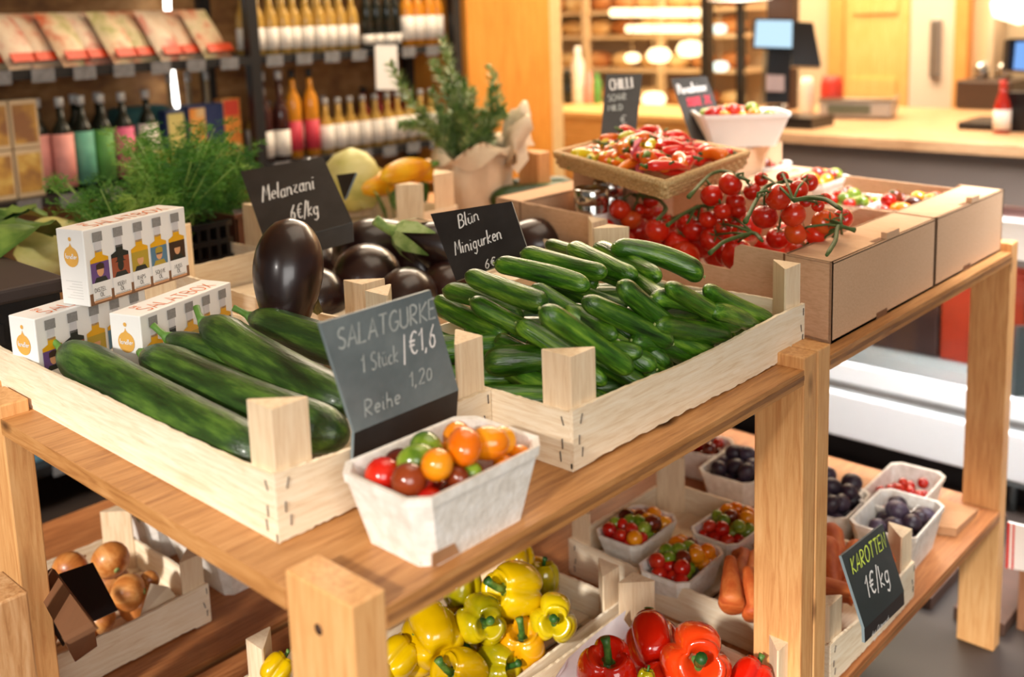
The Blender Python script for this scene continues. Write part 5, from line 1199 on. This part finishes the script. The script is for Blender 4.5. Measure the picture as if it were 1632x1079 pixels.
# lathe bottles
def mk_bottle(glass, label, cap, H, r, neck=.3, lab_h=(.12, .5)):
    def f():
        rt = bpy.data.objects.new('bottle', None); C.objects.link(rt)
        b = MB(); b.lathe([(.001, 0), (r, .0), (r, H * (1 - neck) - .04), (r * .8, H * (1 - neck)), (r * .36, H * (1 - neck) + .05), (r * .34, H * .93)], 14); obj('glass_body', b, glass, rt)
        b = MB(); b.lathe([(r * .42, H * .90), (r * .44, H), (.001, H)], 12); obj('cap', b, cap, rt)
        b = MB(); b.lathe([(r * 1.015, H * lab_h[0]), (r * 1.015, H * lab_h[1])], 14); obj('wrap_label', b, label, rt)
        return rt
    return f
dk = plain('dark_glass', (26, 30, 22), rough=.15); amb = plain('amber_drink', (214, 138, 30), rough=.2); gold_g = plain('golden_oil', (190, 150, 70), rough=.2); rosy = plain('red_drink', (150, 40, 30), rough=.2); clear_g = plain('pale_bottle', (150, 130, 100), rough=.15)
labw = plain('label_white', (228, 222, 212), rough=.6); labp = plain('label_pink', (214, 96, 130), rough=.6, var=.2, scale=25); labg = plain('label_green', (90, 150, 70), rough=.6, var=.25, scale=25); labt = plain('label_teal', (96, 166, 140), rough=.6, var=.25, scale=25); labr = plain('label_red', (200, 52, 70), rough=.6)
labs = plain('label_salmon', (230, 150, 140), rough=.6, var=.2, scale=25); labn = plain('label_navy', (40, 60, 110), rough=.6); capw = plain('cap_silver', (180, 180, 178), rough=.35); capb = plain('cap_black', (30, 28, 28), rough=.4)
def row(protos, xs, y, z, lab, cat, grp, s=1.0, jitter=.01):
    rnd = random.Random(len(xs)); 
    for i, x in enumerate(xs): protos[i % len(protos)].place(Vector((x, y + rnd.uniform(-jitter, jitter), z)), Euler((0, 0, rnd.uniform(0, 6))), s, lab, cat, grp)
# lower shelf left bay: dark juice bottles with coloured sleeves
JB = {k: Proto(mk_bottle(dk, m, capw, .54, .058, .32, (.06, .62))) for k, m in (('salmon', labs), ('teal', labt), ('green', labg), ('pink', labp), ('white', labw))}
for i, (x, k, y) in enumerate([(2.46, 'salmon', 5.95), (2.56, 'salmon', 5.88), (2.69, 'teal', 5.90), (2.72, 'teal', 6.05), (2.81, 'green', 5.90), (2.87, 'green', 6.06), (2.94, 'pink', 5.90), (3.12, 'white', 5.95)]):
    JB[k].place(Vector((x, y, .09)), Euler((0, 0, i)), 1.0, f'dark juice bottle with {k} sleeve on the left shelf,', 'bottle', 'dark juice bottles on the left shelf')
def packet(x, y, z, w_, d_, h_, m, lab, cat, grp, rz=0.0, band=None, name='carton_packet'):
    o = obj(name, MB().box((0, 0, h_ / 2), (w_, d_, h_), bev=.004), m, None, (x, y, z), (0, 0, rz)); tag(o, lab, cat, grp)
    if band: obj('printed_front', MB().b2((-w_ * .42, -d_ / 2 - .002, h_ * band[1]), (w_ * .42, -d_ / 2 + .0005, h_ * band[2])), band[0], o)
    return o
sun_p = mix3('sunflower_print', [(140, 96, 60), (196, 150, 70), (232, 208, 120)], (1, 1, 1), 9, rough=.6); bei = plain('beige_pack', (206, 182, 146), rough=.6)
packet(2.20, 5.93, .09, .15, .10, .27, bei, 'lower beige packet with sunflower print at far left of shelf', 'packet', 'beige printed packets', band=(sun_p, .1, .9))
packet(2.36, 5.93, .09, .15, .10, .27, bei, 'lower beige packet with flower print beside the dark bottles', 'packet', 'beige printed packets', band=(sun_p, .1, .9))
packet(2.20, 5.93, .365, .15, .10, .27, bei, 'upper beige packet with sunflower print at far left of shelf', 'packet', 'beige printed packets', band=(sun_p, .1, .9))
packet(2.36, 5.93, .365, .15, .10, .27, bei, 'upper beige packet stacked beside the dark bottle caps', 'packet', 'beige printed packets', band=(sun_p, .1, .9))
packet(2.04, 5.93, .09, .13, .10, .52, plain('pale_blue_pack', (150, 180, 186), rough=.6), 'pale blue tall packet cut by the left photo edge', 'packet', 'beige printed packets')
navy = plain('navy_box', (36, 52, 96), rough=.5); orn = mix3('orange_print', [(206, 120, 50), (226, 150, 60), (214, 196, 150)], (1, 1, 1), 10, rough=.6)
gn = 'colourful tea packets on the shelf'
for i, (x, h_, m, bd) in enumerate([(3.30, .40, navy, (plain('cream_print', (206, 196, 120), rough=.6), .3, .95)), (3.45, .42, navy, (orn, .2, .95)), (3.58, .42, navy, None), (3.70, .44, orn, (plain('red_print', (210, 70, 50), rough=.6), .75, .98)), (3.12, .16, orn, None), (3.28, .14, orn, None), (3.44, .15, orn, None), (3.60, .16, orn, None)]):
    packet(x, 5.98 if h_ > .3 else 5.86, .09, .13, .10, h_, m, ('tall tea packet behind the dill,' if h_ > .3 else 'low orange packet right behind the dill,'), 'packet', gn, band=bd)
o = obj('teal_box', MB().box((0, 0, .11), (.34, .2, .20), bev=.03), plain('teal_fabric', (52, 104, 104), rough=.7), None, (3.22, 6.25, .09)); o.location.z = .30; tag(o, 'teal rounded bag behind the dark bottles on shelf', 'bag')
packet(3.22, 6.25, .09, .34, .2, .205, plain('dark_carton', (44, 30, 26), rough=.6), 'dark box under the teal bag on the shelf', 'box', None)
# slim clear bottles behind tea packets
sl = Proto(mk_bottle(clear_g, labw, capw, .62, .045, .4, (.1, .3)))
row([sl], [3.42, 3.56, 3.70], 6.2, .09, 'slim clear bottle behind the tea packets,', 'bottle', 'slim clear bottles')
# packets (bags) tilted on the upper shelf left
bagm = [mix3('packet_print_%d' % i, c, (1, 1, 1), 7, rough=.45) for i, c in enumerate([[(206, 76, 40), (214, 180, 146), (222, 202, 176)], [(198, 70, 46), (222, 200, 172), (206, 176, 144)], [(150, 150, 70), (222, 200, 160), (206, 96, 54)]])]
def mk_bag(m):
    def f():
        b = MB(); n = 8; vs = []
        for i in range(n + 1):
            for k in range(n + 1):
                u_, v_ = i / n, k / n; th = .045 * (math.sin(PI * u_) * math.sin(PI * v_)) ** .5; vs.append(((u_ - .5) * .26, -th, (v_ - .0) * .36))
        o2 = len(vs)
        for i in range(n + 1):
            for k in range(n + 1):
                u_, v_ = i / n, k / n; th = .045 * (math.sin(PI * u_) * math.sin(PI * v_)) ** .5; vs.append(((u_ - .5) * .26, th, (v_ - .0) * .36))
        fs = []
        for i in range(n):
            for k in range(n):
                q = (i * (n + 1) + k, i * (n + 1) + k + 1, (i + 1) * (n + 1) + k + 1, (i + 1) * (n + 1) + k); fs.append(q); fs.append(tuple(o2 + j for j in reversed(q)))
        b.add(vs, fs, 0, True); o = obj('snack_packet', b, m)
        obj('bottom_band', MB().b2((-.12, -.05, .02), (.12, -.043, .075)), plain('band_red', (214, 74, 34), rough=.5), o); return o
    return f
BG = [Proto(mk_bag(m)) for m in bagm]
for i in range(11):
    x = 2.12 + .15 * i
    BG[(i * 2) % 3 if i != 6 else 2].place(Vector((x, 5.90 + .04 * (i % 2), .80)), Euler((-.55, 0, .35)), 1.0, 'red and cream snack packet leaning on the top left shelf,', 'packet', 'snack packets on the top left shelf')
# right bay, upper shelf: rows of bottles
b1 = Proto(mk_bottle(gold_g, labw, capw, .42, .045, .35, (.08, .42))); b2_ = Proto(mk_bottle(dk, labw, capb, .5, .042, .35, (.06, .2))); b3 = Proto(mk_bottle(amb, labw, capb, .5, .05, .35, (.1, .45)))
row([b1], [3.92 + .098 * i for i in range(9)], 5.90, .80, 'small golden bottle with white label on the top right shelf,', 'bottle', 'golden bottles on the top right shelf')
row([b1], [3.94 + .098 * i for i in range(9)], 6.1, .80, 'small golden bottle in second row on the top right shelf,', 'bottle', 'golden bottles on the top right shelf')
row([b2_], [4.84 + .095 * i for i in range(4)], 5.90, .80, 'dark bottle on the top right shelf,', 'bottle', 'dark bottles on the top right shelf')
row([b3], [5.22 + .11 * i for i in range(4)], 5.90, .80, 'amber bottle at right end of the top shelf,', 'bottle', 'amber bottles on the top right shelf')
# right bay, lower shelf
c1 = Proto(mk_bottle(amb, labr, capb, .60, .052, .3, (.08, .42))); c2 = Proto(mk_bottle(plain('wine_glass', (60, 24, 20), rough=.15), labw, capw, .60, .056, .4, (.05, .34))); c3 = Proto(mk_bottle(gold_g, labw, capw, .38, .052, .42, (.08, .52)))
row([c2], [3.93, 4.05], 5.90, .09, 'dark wine bottle with white label beside the black upright,', 'bottle', 'wine bottles beside the upright')
row([c1], [4.17, 4.30], 5.90, .09, 'tall amber bottle with red label on the lower shelf,', 'bottle', 'amber bottles with red label')
row([c3], [4.43 + .112 * i for i in range(10)], 5.90, .09, 'short golden bottle with white label on the lower shelf,', 'bottle', 'golden bottles on the lower right shelf')
row([Proto(mk_bottle(rosy, labw, capb, .42, .06, .4, (.1, .4)))], [4.95, 5.1, 5.25, 5.4], 6.12, .09, 'dark red bottle behind the golden ones, ', 'bottle', 'red bottles on the lower right shelf')
row([c3], [4.0 + .12 * i for i in range(6)], 6.15, .09, 'golden bottle in the back row of lower shelf,', 'bottle', 'golden bottles on the lower right shelf')
b = MB(); q = [atY(600, 143, 5.76), atY(635, 143, 5.76), atY(633, 72, 5.76), atY(598, 72, 5.76)]; b.slab(*q, .006); tag(obj('shelf_notice', b, white_card), 'white notice card hanging below the top right shelf', 'sign')
# blue packs low on the shelving, seen under the near table
for i in range(5):
    packet(1.9 + .2 * i, 6.0, -1.45, .17, .2, .30, plain('blue_pack_%d' % i, (60 + 12 * i, 128, 150), rough=.5), 'blue packet low on the shelving under the table,', 'packet', 'blue packets low on the shelving')
# bright slit in the wall behind the shelving, built as a glowing tube
b = MB(); p0 = atY(281, 172, 6.3); p1 = atY(270, 92, 6.3); p2 = atY(266, -10, 6.3)
b.tube([p0, p1, p2], .022, seg=10); t = obj('bright_slit', b, emis('slit_glow', (255, 250, 240), 5.0)); tag(t, 'bright vertical wall slit behind the left shelving, built as a glowing tube', 'lamp')

# ------------------------------------------------------------------ counter area
t = thing('shop_counter', 'long grey shop counter with a wooden top', 'counter', (7.6, 1.5, -ZT))
b = MB(); b.b2((7.66, -2.5, -ZT), (9.95, 4.85, -.085)); obj('counter_front', local(t, b), plain('counter_grey', (112, 100, 92), rough=.6, var=.04, scale=6), t)
b = MB(); b.b2((7.58, -2.55, -.085), (10.0, 4.9, 0), bev=.008); obj('worktop', local(t, b), wood('counter_wood', [(168, 124, 86), (198, 156, 114), (216, 178, 138)], 'y', knots=False), t)
def ctr(px, py, z=0.0): p = at(px, py, z); return p
# scale
p = at(1372, 186, 0); t = thing('kitchen_scale', 'grey digital shop scale on the counter', 'scale', (p.x - .05, p.y, 0), math.radians(-75))
b = MB(); b.box((0, 0, .085), (.62, .4, .15), bev=.03); b.box((-.1, 0, .02), (.5, .3, .04)); obj('housing', b, plain('scale_grey', (176, 172, 168), rough=.35), t)
b = MB(); b.box((0, 0, .175), (.64, .42, .025), bev=.008); obj('weighing_plate', b, steel, t)
b = MB(); b.box((-.05, -.205, .09), (.36, .01, .08)); obj('display', b, plain('lcd', (96, 104, 92), rough=.3), t)
# POS
dP = depth(at(1232, 205, 0)) - .1
t = thing('cash_register', 'black touchscreen cash register with bright blue screen', 'cash register', (8.0, 4.13, 0))
def PW(px, py, d): return atd(px, py, d)
b = MB(); q = [PW(1200, 77, dP), PW(1265, 79, dP), PW(1266, 30, dP), PW(1203, 29, dP)]; b.slab(*q, .06); obj('screen_housing', local(t, b), black_plastic, t)
b = MB(); q = [PW(1203, 74, dP - .03), PW(1262, 76, dP - .03), PW(1263, 33, dP - .03), PW(1206, 32, dP - .03)]; b.slab(*q, .01); obj('screen', local(t, b), emis('screen_glow', (190, 225, 245), 1.0), t)
b = MB(); q = [PW(1262, 105, dP + .1), PW(1309, 106, dP + .1), PW(1296, 36, dP + .15), PW(1262, 34, dP + .15)]; b.slab(*q, .08); obj('rear_screen', local(t, b), black_plastic, t)
b = MB(); q = [PW(1220, 165, dP + .05), PW(1256, 165, dP + .05), PW(1262, 78, dP + .05), PW(1224, 76, dP + .05)]; b.slab(*q, .16); obj('stand', local(t, b), black_plastic, t)
b = MB(); q = [PW(1222, 145, dP - .05), PW(1250, 146, dP - .05), PW(1250, 120, dP - .05), PW(1222, 119, dP - .05)]; b.slab(*q, .03); obj('card_reader', local(t, b), plain('reader_grey', (170, 150, 150), rough=.5), t)
b = MB(); b.b2((7.85, 3.95, 0), (8.25, 4.35, .09)); obj('cash_drawer', local(t, b), black_plastic, t)
# things between
def stump(px, py, w_, h_, m, name, lab, cat, z=0.0, prof=None):
    p = at(px, py, z); b = MB(); r = w_ / 2 / FPX * depth(p); h2 = h_ / FPX * depth(p)
    b.lathe(prof(r, h2) if prof else [(r * .9, 0), (r, .02), (r, h2 * .8), (r * .8, h2), (.001, h2)], 18); o = obj(name, b, m, None, (p.x, p.y, z)); tag(o, lab, cat); return o
stump(1285, 181, 22, 58, labw, 'white_cup', 'white container on the counter right of the cash register', 'container')
stump(1325, 181, 34, 60, plain('red_pot', (196, 50, 34), rough=.5), 'red_bowl', 'red and orange pot on the counter behind the scale', 'pot')
stump(1246, 187, 20, 22, steel, 'glass_jar', 'small glass jar at the foot of the cash register', 'jar')
bp_ = at(1596, 212, 0); t = thing('sauce_bottle', 'red sauce bottle with white label at the counter front', 'bottle', (bp_.x, bp_.y, 0))
b = MB(); b.lathe([(.001, 0), (.062, 0), (.062, .19), (.05, .24), (.03, .30), (.026, .36), (.001, .36)], 18); obj('glass_body', b, plain('sauce_red', (160, 34, 20), rough=.2), t)
b = MB(); b.lathe([(.0635, .03), (.0635, .18)], 18); obj('wrap_label', b, labw, t)
b = MB(); b.lathe([(.028, .34), (.028, .40), (.001, .40)], 12); obj('cap', b, plain('red_cap', (190, 50, 40), rough=.4), t)
p = at(1572, 205, 0); tag(obj('black_tray', MB().box((0, 0, .03), (.5, .34, .06), bev=.01), black_plastic, None, (p.x + .1, p.y, 0)), 'flat black tray behind the red sauce bottle', 'tray')
p = at(1580, 172, 0); t = thing('coffee_grinder', 'dark appliance with two steel knobs at the right of counter', 'appliance', (p.x, p.y, 0))
b = MB(); b.box((0, 0, .14), (.5, .5, .26), bev=.02); obj('body', b, plain('appliance_brown', (70, 52, 42), rough=.4), t)
for s_ in (-.1, .1):
    b = MB(); b.lathe([(.06, .27), (.07, .30), (.07, .38), (.04, .43), (.001, .43)], 14); b.xf(Matrix.Translation((0, s_, 0))); obj('knob', b, steel, t)
p = at(1620, 150, 0.0); t = thing('monitor', 'screen with blue display cut by the right photo edge', 'screen', (8.4, p.y * 8.4 / p.x, 0))
dM = 8.2; b = MB(); q = [PW(1604, 112, dM), PW(1690, 118, dM), PW(1690, 60, dM), PW(1608, 62, dM)]; b.slab(*q, .08); obj('housing', local(t, b), black_plastic, t)
b = MB(); q = [PW(1616, 110, dM - .04), PW(1690, 115, dM - .04), PW(1690, 66, dM - .04), PW(1620, 67, dM - .04)]; b.slab(*q, .01); obj('display', local(t, b), emis('screen_blue', (120, 170, 240), 1.0), t)
b = MB(); b.b2((8.36, t.location.y - .1, 0), (8.5, t.location.y + .05, .3)); obj('stand', local(t, b), black_plastic, t)
# bucket of magazines etc.: dark case at right
# wall behind the counter: doors and trims
yel_w = wood('door_pine', [(222, 168, 92), (236, 186, 110), (244, 202, 132)], 'z', knots=False, rough=.5)
def onX(px): return atX(px, 120, 10.95).y
b = MB(); ya, yb = onX(1450), onX(1345); b.b2((10.9, ya, -ZT), (10.99, yb, 3.0)); 
b.b2((10.87, ya + .12, .9), (10.9, yb - .12, 2.8)); b.b2((10.87, ya + .12, -ZT + .2), (10.9, yb - .12, .2)); struct('door_1', b, yel_w)
b = MB(); ya2, yb2 = onX(1522), onX(1452); b.b2((10.9, ya2, -ZT), (10.99, yb2, 3.0)); d2 = struct('door_2', b, plain('white_door', (232, 214, 194), rough=.5, var=.01))
b = MB(); hp = atX(1492, 70, 10.88); b.b2((10.83, hp.y - .05, hp.z - .35), (10.9, hp.y + .05, hp.z + .25), bev=.01); obj('door_handle', b, steel_grey, d2)
b = MB(); b.b2((10.85, onX(1545), -ZT), (10.99, onX(1524), 3.0)); struct('trim_1', b, wood('trim_orange', [(222, 150, 76), (232, 164, 88), (240, 180, 104)], 'z', knots=False))
b = MB(); b.b2((10.85, onX(1348), -ZT), (10.99, onX(1325), 3.0)); struct('trim_2', b, bpy.data.materials['trim_orange'])
b = MB(); b.b2((10.6, onX(1600), -ZT), (10.99, onX(1590), 3.0)); struct('trim_3', b, plain('pale_trim', (214, 190, 160), rough=.6))
# bakery shelves with warm strip lights
by0, by1 = onX(1235) , onX(868)
t = thing('bakery_display', 'lit bakery shelving with loaves and warm strip lights', 'shelf', (10.6, (by0 + by1) / 2, -ZT))
bak = wood('bakery_wood', [(204, 170, 120), (222, 190, 144), (236, 210, 170)], 'y', knots=False)
zs = [-1.1, -.55, -.12, .32, .72, 1.02, 1.5]
for z in zs:
    b = MB(); b.b2((10.25, by0, z - .04), (10.98, by1, z)); obj('shelf_board', local(t, b), bak, t)
for y in (by0, by0 + (by1 - by0) * .3, by0 + (by1 - by0) * .62, by1 - .08):
    b = MB(); b.b2((10.22, y, -ZT), (10.3, y + .08, 2.4)); obj('upright', local(t, b), black_steel if y in (by0,) else bak, t)
glow = emis('warm_glow', (255, 224, 170), 3.2)
for (x0, x1, y, dd) in ((975, 1125, 20, 0), (1000, 1115, 46, 0)):
    pa, pb = atX(x0, y, 10.2), atX(x1, y, 10.2); b = MB(); b.tube([pa, pb], .05 if y < 30 else .045, seg=10); obj('strip_lamp', local(t, b), glow, t)
loafm = [mix3('loaf_%d' % i, c, (1, 1, 1), 5, rough=.7) for i, c in enumerate([[(150, 84, 40), (186, 122, 66), (214, 164, 108)], [(206, 160, 96), (226, 190, 130), (238, 214, 160)], [(130, 44, 30), (170, 70, 46), (196, 110, 70)]])]
def mk_loaf(m):
    def f():
        b = MB(); b.lathe([(.004, -.2), (.07, -.17), (.10, -.08), (.105, .05), (.08, .15), (.004, .2)], 16); b.xf(Matrix.Rotation(PI / 2, 4, 'X')); return obj('bread_loaf', b, m)
    return f
LF = [Proto(mk_loaf(m)) for m in loafm]
lr = random.Random(6)
for zi, z in enumerate(zs[1:6]):
    nn = 9
    for k in range(nn):
        y = by0 + .25 + (by1 - by0 - .5) * k / (nn - 1) + lr.uniform(-.05, .05)
        LF[(k + zi) % 3 if not (z > .3) else lr.choice([0, 1])].place(Vector((10.45, y, z + .10)), Euler((0, 0, lr.uniform(-.2, .2))), lr.uniform(.85, 1.1), 'bread loaf on %s row of the bakery shelf,' % ['the lowest', 'the second', 'the third', 'the fourth', 'the highest'][zi], 'bread', 'loaves on bakery shelf row %s' % ['one', 'two', 'three', 'four', 'five'][zi])
# warm glowing globes along the bakery case (seen as soft discs)
for (px, py, r, lab) in ((1008, 92, 13, 'glowing warm lamp low left in bakery case'), (1050, 88, 20, 'glowing warm lamp in middle of bakery case'), (1100, 78, 22, 'glowing yellow lamp at right in bakery case'), (1042, 158, 20, 'warm lamp between the two upright chalkboards'), (1148, 106, 14, 'pale greenish lamp right of the black bakery post'), (1146, 46, 13, 'upper pale greenish lamp right of the bakery post')):
    P = atX(px, py, 9.95); b = MB(); rr = r / FPX * depth(P); b.lathe([(.001, -rr * .6), (rr * .7, -rr * .5), (rr, 0), (rr * .7, rr * .5), (.001, rr * .6)], 14); b.tube([(0, 0, rr * .5), (0, 0, 4.2 - P.z)], .006, 1, seg=5)
    tag(obj('bakery_lamp', b, [glow if px < 1140 else emis('cool_glow', (214, 230, 214), 2.0), bak], None, P), lab, 'lamp', 'lamps in the bakery case')
P = atX(1180, -6, 9.0); b = MB(); rr = 52 / FPX * depth(P); b.lathe([(rr, -.03), (rr * .98, .0), (rr * .5, .22), (.03, .3)], 24); b.lathe([(rr * .96, -.032), (.001, -.05)], 24, 1)
b.tube([(0, 0, .28), (0, 0, 4.2 - P.z)], .01, seg=6)
tag(obj('pendant_lamp', b, [plain('lamp_shade', (230, 220, 200), rough=.5), emis('pendant_glow', (255, 240, 215), 4)], None, P), 'large round pendant lamp cut by the top edge', 'lamp')
P = atX(1625, 5, 10.5); b = MB(); b.lathe([(.001, -.2), (.22, -.12), (.25, 0), (.2, .12), (.001, .2)], 16); b.tube([(0, 0, .2), (0, 0, 4.2 - P.z)], .01, seg=6); tag(obj('wall_lamp', b, emis('wall_glow', (255, 236, 205), 3), None, P), 'glowing lamp in the top right corner', 'lamp')
# black post in front of bakery + beige column
P = atX(1126, 100, 9.6); b = MB(); b.b2((9.55, P.y - .06, -ZT), (9.65, P.y + .04, 4.2)); struct('trim_4', b, black_steel)
P = atX(1245, 10, 9.4); b = MB(); b.b2((9.3, P.y - .18, -ZT), (9.42, P.y + .10, 4.2)); struct('trim_5', b, plain('dark_post', (58, 36, 28), rough=.5))
# bakery serving counter in warm wood in front of display, left of the grey counter
t = thing('bakery_counter', 'warm wooden serving counter beyond the rear table', 'counter', (8.6, 6.9, -ZT))
b = MB(); b.b2((7.9, 5.0, -ZT), (8.8, 8.4, .0)); obj('counter_body', local(t, b), wood('honey_wood', [(196, 140, 70), (218, 164, 92), (232, 184, 116)], 'y', knots=False), t)
b = MB(); b.b2((7.85, 4.95, 0), (8.85, 8.45, .05)); obj('worktop', local(t, b), wood('honey_wood_top', [(206, 156, 90), (226, 178, 110), (238, 196, 132)], 'y', knots=False), t)
def bglass(px, py, r, h_, m, lab, nm, cat):
    P = at(px, py, .05); 
    if P.x > 8.7 or P.x < 7.9: P = Vector((8.4, 8.4 * P.y / P.x, .05))
    b = MB(); r2 = r / FPX * depth(P); h2 = h_ / FPX * depth(P); b.lathe([(r2 * .9, 0), (r2, .02), (r2, h2 * .7), (r2 * .5, h2 * .85), (r2 * .5, h2), (.001, h2)], 14); tag(obj(nm, b, m, None, P), lab, cat, 'bottles and jars on bakery counter')
bglass(905, 165, 8, 55, dk, 'dark bottle at left end on the bakery counter', 'bottle', 'bottle')
bglass(922, 165, 10, 90, labw, 'tall white paper roll on the bakery counter', 'paper_roll', 'roll')
bglass(940, 165, 8, 50, labs, 'salmon coloured jar beside the tall white roll', 'jar', 'jar')
bglass(952, 165, 7, 48, labg, 'green jar left of the chilli chalkboard', 'jar', 'jar')
bglass(1240, 172, 7, 30, dk, 'small dark bottle left of the register foot', 'bottle', 'bottle')
# ------------------------------------------------------------------ chest freezer behind the right table
t = thing('chest_freezer', 'white chest freezer with glass front behind right table', 'freezer', (6.1, 2.0, -ZT))
b = MB(); b.b2((5.75, -1.2, -ZT), (6.9, 4.6, -1.50)); obj('plinth', local(t, b), black_plastic, t)
b = MB(); b.b2((5.62, -1.2, -1.56), (6.9, 4.6, -1.29), bev=.01); obj('lower_body', local(t, b), white_fridge, t)
b = MB(); b.b2((5.66, -1.2, -1.29), (6.9, 4.6, -1.24)); obj('grey_trim', local(t, b), steel_grey, t)
b = MB(); b.b2((5.68, -1.2, -1.24), (6.9, 4.6, -1.12), bev=.01); obj('upper_ledge', local(t, b), white_fridge, t)
b = MB(); b.b2((5.95, -1.2, -1.12), (6.9, 4.6, -1.08)); obj('inner_floor', local(t, b), white_fridge, t)
b = MB(); b.b2((6.85, -1.2, -1.08), (6.9, 4.6, -.3)); obj('back_panel', local(t, b), plain('freezer_dark', (70, 40, 34), rough=.5), t)
gm, gb, gnt = base_mat('clear_glass', rough=.03, trans=1.0); gb.inputs['Base Color'].default_value = (.9, .95, .95, 1); gb.inputs['IOR'].default_value = 1.3
b = MB(); b.b2((5.72, -1.2, -1.12), (5.735, 4.6, -.40)); obj('glass_pane', local(t, b), gm, t)
b = MB(); b.b2((5.70, -1.2, -.40), (6.9, 4.6, -.36)); obj('top_rail', local(t, b), steel_grey, t)
rb = plain('red_brown_crate', (176, 52, 22), rough=.4)
for (y, m, lab) in ((1.42, rb, 'orange-red plastic crate inside freezer, right of the last table leg'), (1.95, rb, 'orange-red crate in the freezer seen through table frame'), (2.42, plain('dark_goods', (66, 40, 36), rough=.4), 'dark crate in the freezer beside the orange-red one'), (2.9, plain('beige_goods', (160, 130, 110), rough=.5), 'beige carton in the freezer right of the twin posts')):
    tt = thing('goods_crate', lab, 'crate', (6.1, y, -1.08))
    b = MB(); b.b2((-.12, -.23, 0), (.5, .23, .58), bev=.015); obj('crate_body', b, m, tt)
    b = MB(); b.b2((-.135, -.24, .48), (.51, .24, .53), bev=.005); obj('crate_rim', b, m, tt)
lo_ = area('freezer_inner_fill', (6.0, 2.0, -.42), (6.05, 2.0, -1.0), .15, 1.6, 5, (1.0, .95, .9))  # unseen light added under the top rail to brighten the goods
# right edge: grey frame, wooden box with red-striped card
t = thing('wooden_box', 'brown wooden box cut by the right photo edge', 'box', (4.62, 1.28, -ZT))
P = atY(1600, 905, 1.28)
b = MB(); b.b2((4.55, .75, -ZT), (5.1, 1.28, P.z)); obj('box_body', local(t, b), wood('old_wood', [(110, 72, 48), (142, 98, 68), (160, 116, 84)], 'z'), t)
q = [atX(1603, 905, 4.54), atX(1660, 915, 4.54), atX(1660, 845, 4.54), atX(1606, 832, 4.54)]
t = thing('striped_card', 'white card with red stripes on the wooden box', 'card', q[0])
b = MB(); b.slab(*q, .01); obj('card', local(t, b), white_card, t)
b = MB()
for f0, f1 in ((0, .08), (.16, .22)):
    a0 = q[0].lerp(q[1], f0); a1 = q[0].lerp(q[1], f1); c1_ = q[3].lerp(q[2], f1); c0_ = q[3].lerp(q[2], f0); nn = (q[1] - q[0]).cross(q[3] - q[0]).normalized() * .002; b.quad(a0 + nn, a1 + nn, c1_ + nn, c0_ + nn)
obj('red_stripes', local(t, b), plain('stripe_red', (206, 40, 36), rough=.5), t)
q = [atd(1606, 760, 5.6), atd(1626, 760, 5.6), atd(1645, 520, 5.6), atd(1625, 520, 5.6)]
b = MB(); b.slab(*q, .05); b.box(atd(1618, 745, 5.62), (.14, .14, .16)); b.tube([atd(1616, 760, 5.62), Vector((atd(1616, 760, 5.62).x, atd(1616, 760, 5.62).y, -ZT))], .02, seg=8); tag(obj('grey_metal_arm', b, plain('grey_metal', (96, 104, 106), rough=.35, metal=.3)), 'slanting grey metal arm at the right photo edge', 'frame')
# low pallet behind the right leg and rough post at lower left
b = MB()
for k in range(5): b.b2((4.45, 1.3 + .32 * k, -ZT), (5.5, 1.52 + .32 * k, -ZT + .06), bev=.004)
tag(obj('wooden_pallet', b, plain('dark_pallet', (74, 50, 38), rough=.7, var=.15)), 'dark low wooden pallet on the floor behind right leg', 'pallet')
P = atd(18, 919, 2.55); b = MB(); b.b2((P.x - .16, P.y - .1, -ZT), (P.x + .0, P.y + .05, P.z), bev=.006)
tag(obj('rough_post', b, wood('rough_pine', [(166, 112, 66), (204, 152, 100), (226, 182, 134)], 'z')), 'rough knotty wooden post at the lower left photo edge', 'post')

# ------------------------------------------------------------------ tell look-alikes apart by their order in the photo
bydict = {}
for o in THINGS:
    if o['label'].strip().endswith(','): bydict.setdefault(o['label'], []).append(o)
for lab, os_ in bydict.items():
    base = lab.strip().rstrip(',')
    if len(os_) == 1: os_[0]['label'] = base; continue
    nb_ = max(1, math.ceil(len(os_) / 18)); os_.sort(key=lambda o: scrx(o.location)[1])
    names = {1: [''], 2: [', upper half', ', lower half'], 3: [', top third', ', middle third', ', bottom third'], 4: [', top row', ', second row', ', third row', ', bottom row'], 5: [', top row', ', second row', ', third row', ', fourth row', ', bottom row']}[min(nb_, 5)]
    per = math.ceil(len(os_) / len(names))
    for q, nm_ in enumerate(names):
        band = sorted(os_[q * per:(q + 1) * per], key=lambda o: scrx(o.location)[0])
        for i, o in enumerate(band): o['label'] = base + nm_ + ', ' + ORD[min(i, 19)]
if CT.users == 0: bpy.data.meshes.remove(CT)

# ------------------------------------------------------------------ working units -> metres
skip = {o for o in bpy.data.objects if o.type in ('CAMERA', 'LIGHT')}
for me in bpy.data.meshes:
    n = len(me.vertices); co = np.empty(n * 3, np.float32); me.vertices.foreach_get('co', co); co *= S; me.vertices.foreach_set('co', co); me.update()
for o in bpy.data.objects:
    if o in skip: continue
    o.location = o.location * S
    if o.parent is None: o.location.z += ZT * S
